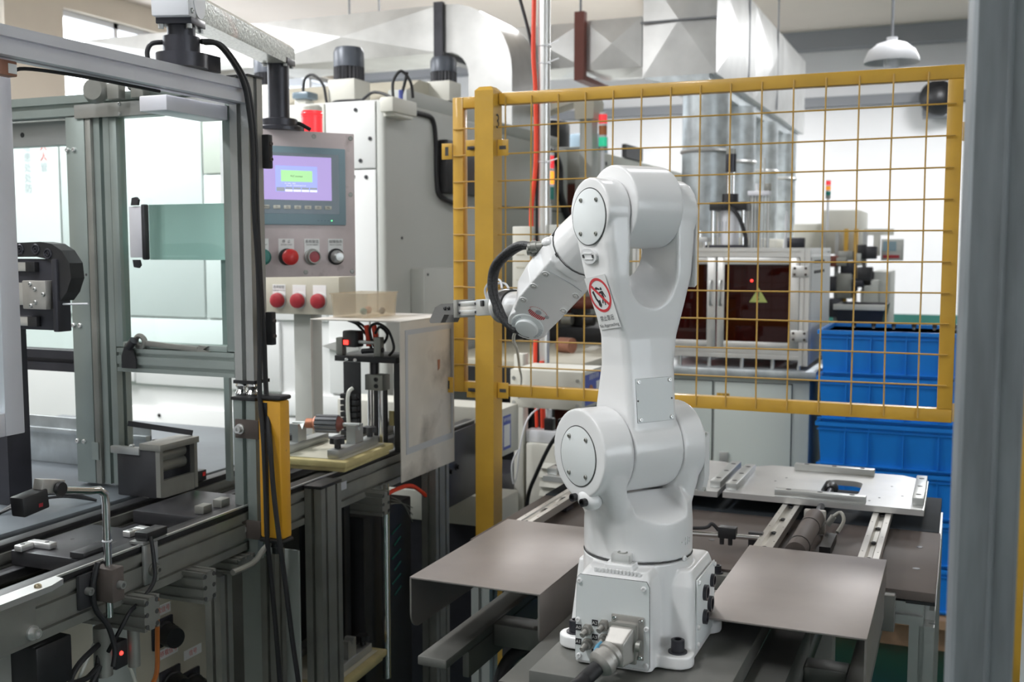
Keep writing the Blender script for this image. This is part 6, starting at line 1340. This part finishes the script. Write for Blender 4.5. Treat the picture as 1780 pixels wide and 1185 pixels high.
# ================================================================== ducts
def dbox(t, n, x0, x1, y0, y1, z0, z1):
    """sheet duct section with cross-broken faces"""
    g = G(); c = ((x0 + x1) / 2, (y0 + y1) / 2, (z0 + z1) / 2); v = g.vs([(x, y, z) for x in (x0, x1) for y in (y0, y1) for z in (z0, z1)])
    for q, ax, s in (((0, 1, 3, 2), 0, -1), ((4, 6, 7, 5), 0, 1), ((0, 4, 5, 1), 1, -1), ((2, 3, 7, 6), 1, 1), ((0, 2, 6, 4), 2, -1), ((1, 5, 7, 3), 2, 1)):
        p = list(c); p[ax] = (x0, y0, z0)[ax] if s < 0 else (x1, y1, z1)[ax]; p[ax] += s * .022; m = g.bm.verts.new(p)
        for i in range(4): g.f([v[q[i]], v[q[(i + 1) % 4]], m])
    return g.out(n, 'galv_duct', t, 3)
t = root('sheet_duct', 'large rectangular sheet duct with elbow turning down above the machine', 'duct', (-3.3, 5.7, 2.1))
dbox(t, 'duct_section', -4.05, -2.78, 5.5, 5.95, 2.60, 2.865); dbox(t, 'duct_section', -5.4, -4.06, 5.5, 5.95, 2.60, 2.865)
R0, R1 = .05, .40; P = []
cx, cz = -2.73, 2.47
P += [(-2.78, 2.865)] + [(cx + .395 * cos(radians(a)), cz + .395 * sin(radians(a))) for a in range(90, -1, -10)] + [(cx + .395, 2.15), (cx + .13, 2.15)] + [(cx + .13 * cos(radians(a)), cz + .13 * sin(radians(a))) for a in range(0, 91, 15)] + [(-2.78, 2.60)]
g = G(); g.prism([(x, 5.5, z) for x, z in P], (0, .45, 0)); g.out('duct_elbow', 'galv_duct', t, 20)
g = G(); g.box(-2.80, -2.74, 5.47, 5.98, 2.57, 2.60); g.box(-2.80, -2.745, 5.465, 5.499, 2.57, 2.875); g.out('duct_flange', 'black_metal', t)
for y in (5.55, 5.9): g = G(); g.cyl((-3.4, y, 2.86), (-3.4, y, 3.7), .006, n=8); g.out('hanger_rod', 'beam', t)
t = root('sheet_duct', 'thinner rectangular sheet duct with red-brown strap left of the plenum', 'duct', (-2.1, 6.2, 2.5))
dbox(t, 'duct_section', -2.55, -2.10, 6.0, 6.4, 2.555, 2.81); dbox(t, 'duct_section', -2.09, -1.74, 6.0, 6.4, 2.53, 2.815)
for a in ((-2.13, -2.07, 5.94, 5.99, 2.50, 2.86), (-2.13, -2.07, 5.94, 6.45, 2.47, 2.50)): g = G(); g.box(*a); g.out('strap', 'brown_red', t)
g = G(); g.cyl((-2.10, 5.965, 2.86), (-2.10, 5.965, 3.7), .008, n=8); g.out('hanger_rod', 'beam', t)
t = root('plenum_box', 'large galvanised plenum box with four round pipes below', 'duct', (-1.5, 7.8, 1.6))
for k in range(3): dbox(t, 'plenum_section', -1.735, -1.311, 6.0 + k * 1.17, 7.165 + k * 1.17, 2.47, 3.08)
g = G(); g.box(-1.74, -1.305, 5.962, 5.976, 2.765, 2.775); g.out('seam_strip', 'beam', t)
g = G(); g.prism([(-1.735, 6.0, 2.47), (-1.35, 6.0, 2.47), (-1.35, 6.0, 2.40), (-1.50, 6.0, 2.40)], (0, 3.4, 0)); g.out('lower_hood', 'galv', t)
for y, r in ((6.16, .135), (7.0, .13), (7.9, .13), (8.8, .13)):
    g = G(); g.cyl((-1.40, y, 1.56), (-1.40, y, 2.40), r, n=36); pp = g.out('round_pipe', 'galv', t)
    for z in (2.05, ): g = G(); g.ring((-1.40, y, z), (0, 0, 1), r, .012, 36, 8); g.out('pipe_joint', 'galv_duct', pp)
for y in (6.9, 8.0): g = G(); g.cyl((-1.30, y, 2.5), (-1.30, y, 3.7), .006, n=8); g.out('hanger_rod', 'beam', t)
t = root('pipe_base', 'beige machine block below the round pipes', 'machine', (-1.4, 7.5, 0))
g = G(); g.box(-1.75, -1.14, 6.0, 9.0, 0, 1.558, .01); g.out('block_body', 'cream', t)
# ================================================================== far right machines, wall fan, hanging lamp
t = root('far_machine', 'distant pale machine with yellow uprights and operator box near the white wall', 'machine', (-.8, 7.2, 0))
g = G(); g.box(-.87, -.63, 7.2, 7.8, 1.46, 1.745, .01); g.out('head_cabinet', 'cream', t)
g = G(); g.box(-1.06, -.88, 7.3, 7.8, 1.30, 1.66, .01); g.out('rear_cabinet', 'cream', t)
for x, m in ((-.86, 'alu'), (-.77, 'alu'), (-.715, 'yellow'), (-.655, 'yellow'), (-.60, 'alu')): g = G(); g.box(x, x + .025, 7.1, 7.14, .3, 1.60 if m == 'alu' else 1.62); g.out('upright', m, t)
g = G(); g.box(-.90, -.50, 7.05, 7.7, 0, .62, .005); g.out('machine_base', 'dark_iron', t)
for x, y0, z, h, m in ((-.84, 7.0, 1.22, .10, 'dark_iron'), (-.74, 7.0, 1.18, .16, 'alu_dull'), (-.62, 7.0, 1.26, .12, 'black'), (-.82, 7.0, 1.38, .07, 'brown_red'), (-.70, 7.0, 1.06, .10, 'black_metal'), (-.58, 7.0, 1.1, .2, 'machine_grey'), (-.80, 7.0, 1.06, .12, 'black_metal'), (-.74, 7.0, 1.42, .06, 'alu_dull'), (-.60, 7.0, 1.43, .08, 'dark_iron')): g = G(); g.box(x, x + .09, y0, y0 + .09, z, z + h, .006); g.out('tooling', m, t)
for k in range(16):
    x = -.88 + .31 * random.random(); z = .95 + .5 * random.random(); g = G(); g.box(x, x + random.uniform(.02, .07), 6.96 + .1 * random.random(), 7.08, z, z + random.uniform(.03, .12), .003); g.out('tooling', random.choice(['dark_iron', 'black', 'alu_dull', 'machine_grey', 'black_metal']), t)
g = G(); g.box(-.55, -.44, 7.1, 7.8, .3, 1.35, .006); g.out('side_door', 'machine_grey', t)
g = G(); g.box(-.60, -.42, 7.15, 7.2, 1.58, 1.62); g.box(-.54, -.50, 7.15, 7.2, 1.45, 1.58); g.out('box_bracket', 'cream', t)
g = G(); g.box(-.49, -.36, 7.12, 7.2, 1.42, 1.555, .004); ob = g.out('operator_box', 'machine_grey', t)
g = G(); g.box(-.478, -.40, 7.117, 7.1198, 1.48, 1.54); g.out('box_display', 'hmi_bezel', ob)
g = G(); g.box(-.478, -.38, 7.117, 7.1198, 1.435, 1.455); g.out('box_buttons', 'red_dark', ob)
tower('signal_tower', 'slim signal tower with red, amber and green lenses before the white wall', -.825, 7.15, 1.835, .016, .033, ('tl_teal', 'tl_orange', 'tl_red'), 1.60)
t = root('fine_tool', 'thin white spindle stand on the black slide near the far machine', 'tool', (-.95, 6.6, 1.4))
g = G(); g.box(-1.12, -.86, 6.5, 6.7, 1.42, 1.50, .006); g.out('slide_base', 'black', t)
g = G(); g.box(-.98, -.88, 6.5, 6.55, 1.5005, 1.56, .004); g.out('slide_block', 'black_metal', t)
g = G(); g.lathe((-1.0, 6.6, 1.5), (0, 0, 1), [(.02, 0), (.012, .06), (.008, .12), (.012, .16), (.004, .22)], 12); g.out('spindle', 'white_plastic', t)
g = G(); g.box(-1.12, -.84, 6.55, 6.75, 0, 1.4195); g.out('tool_stand', 'machine_grey', t)
t = root('grey_bin', 'shallow grey metal bin beside the guarded machine', 'bin', (-.5, 4.9, 1.0))
g = boxwalls(-.515, -.335, 4.97, 5.25, 1.145, 1.245, .01, .02); g.out('bin_walls', 'dark_iron', t, 20)
g = G(); g.box(-.535, -.315, 4.93, 4.945, 1.225, 1.250, .002); g.out('bin_rim', 'cream', t)
g = G(); g.box(-.47, -.37, 5.05, 5.2, 0, 1.1445); g.out('bin_stand', 'dark_iron', t)
t = root('wall_fan', 'dark wall fan in a box frame on the white wall', 'fan', (-.32, 11.9, 2.85))
for a in ((-.45, -.40, 2.82, 3.12), (-.22, -.17, 2.82, 3.12)): g = G(); g.box(a[0], a[1], 11.7, 11.9, a[2], a[3]); g.out('fan_frame', 'beam', t)
for z in (2.82, 3.10): g = G(); g.box(-.40, -.22, 11.7, 11.9, z, z + .04); g.out('fan_frame', 'beam', t)
g = G(); g.lathe((-.31, 11.69, 3.0), (0, -1, 0), [(.16, 0), (.17, .08), (.12, .16), (.05, .2)], 24); g.out('fan_cowl', 'black', t)
t = root('hanging_lamp', 'white dome lamp hanging near the ceiling at right', 'lamp', (-.42, 6.47, 2.54))
g = G(); g.lathe((-.42, 6.47, 2.54), (0, 0, 1), [(.150, 0), (.148, .02), (.125, .07), (.08, .105), (.03, .12), (.03, .14)], 32, cap=False); g.lathe((-.42, 6.47, 2.545), (0, 0, 1), [(.144, 0), (.12, .06), (.03, .11)], 32, cap=False); g.out('dome_shade', 'white_plastic', t)
g = G(); g.lathe((-.42, 6.47, 2.50), (0, 0, 1), [(.03, 0), (.042, .02), (.04, .06), (.025, .12)], 16); g.out('bulb', 'white_plastic', t)
g = G(); g.cyl((-.42, 6.47, 2.68), (-.42, 6.47, 3.7), .008, n=8); g.out('lamp_stem', 'beam', t)
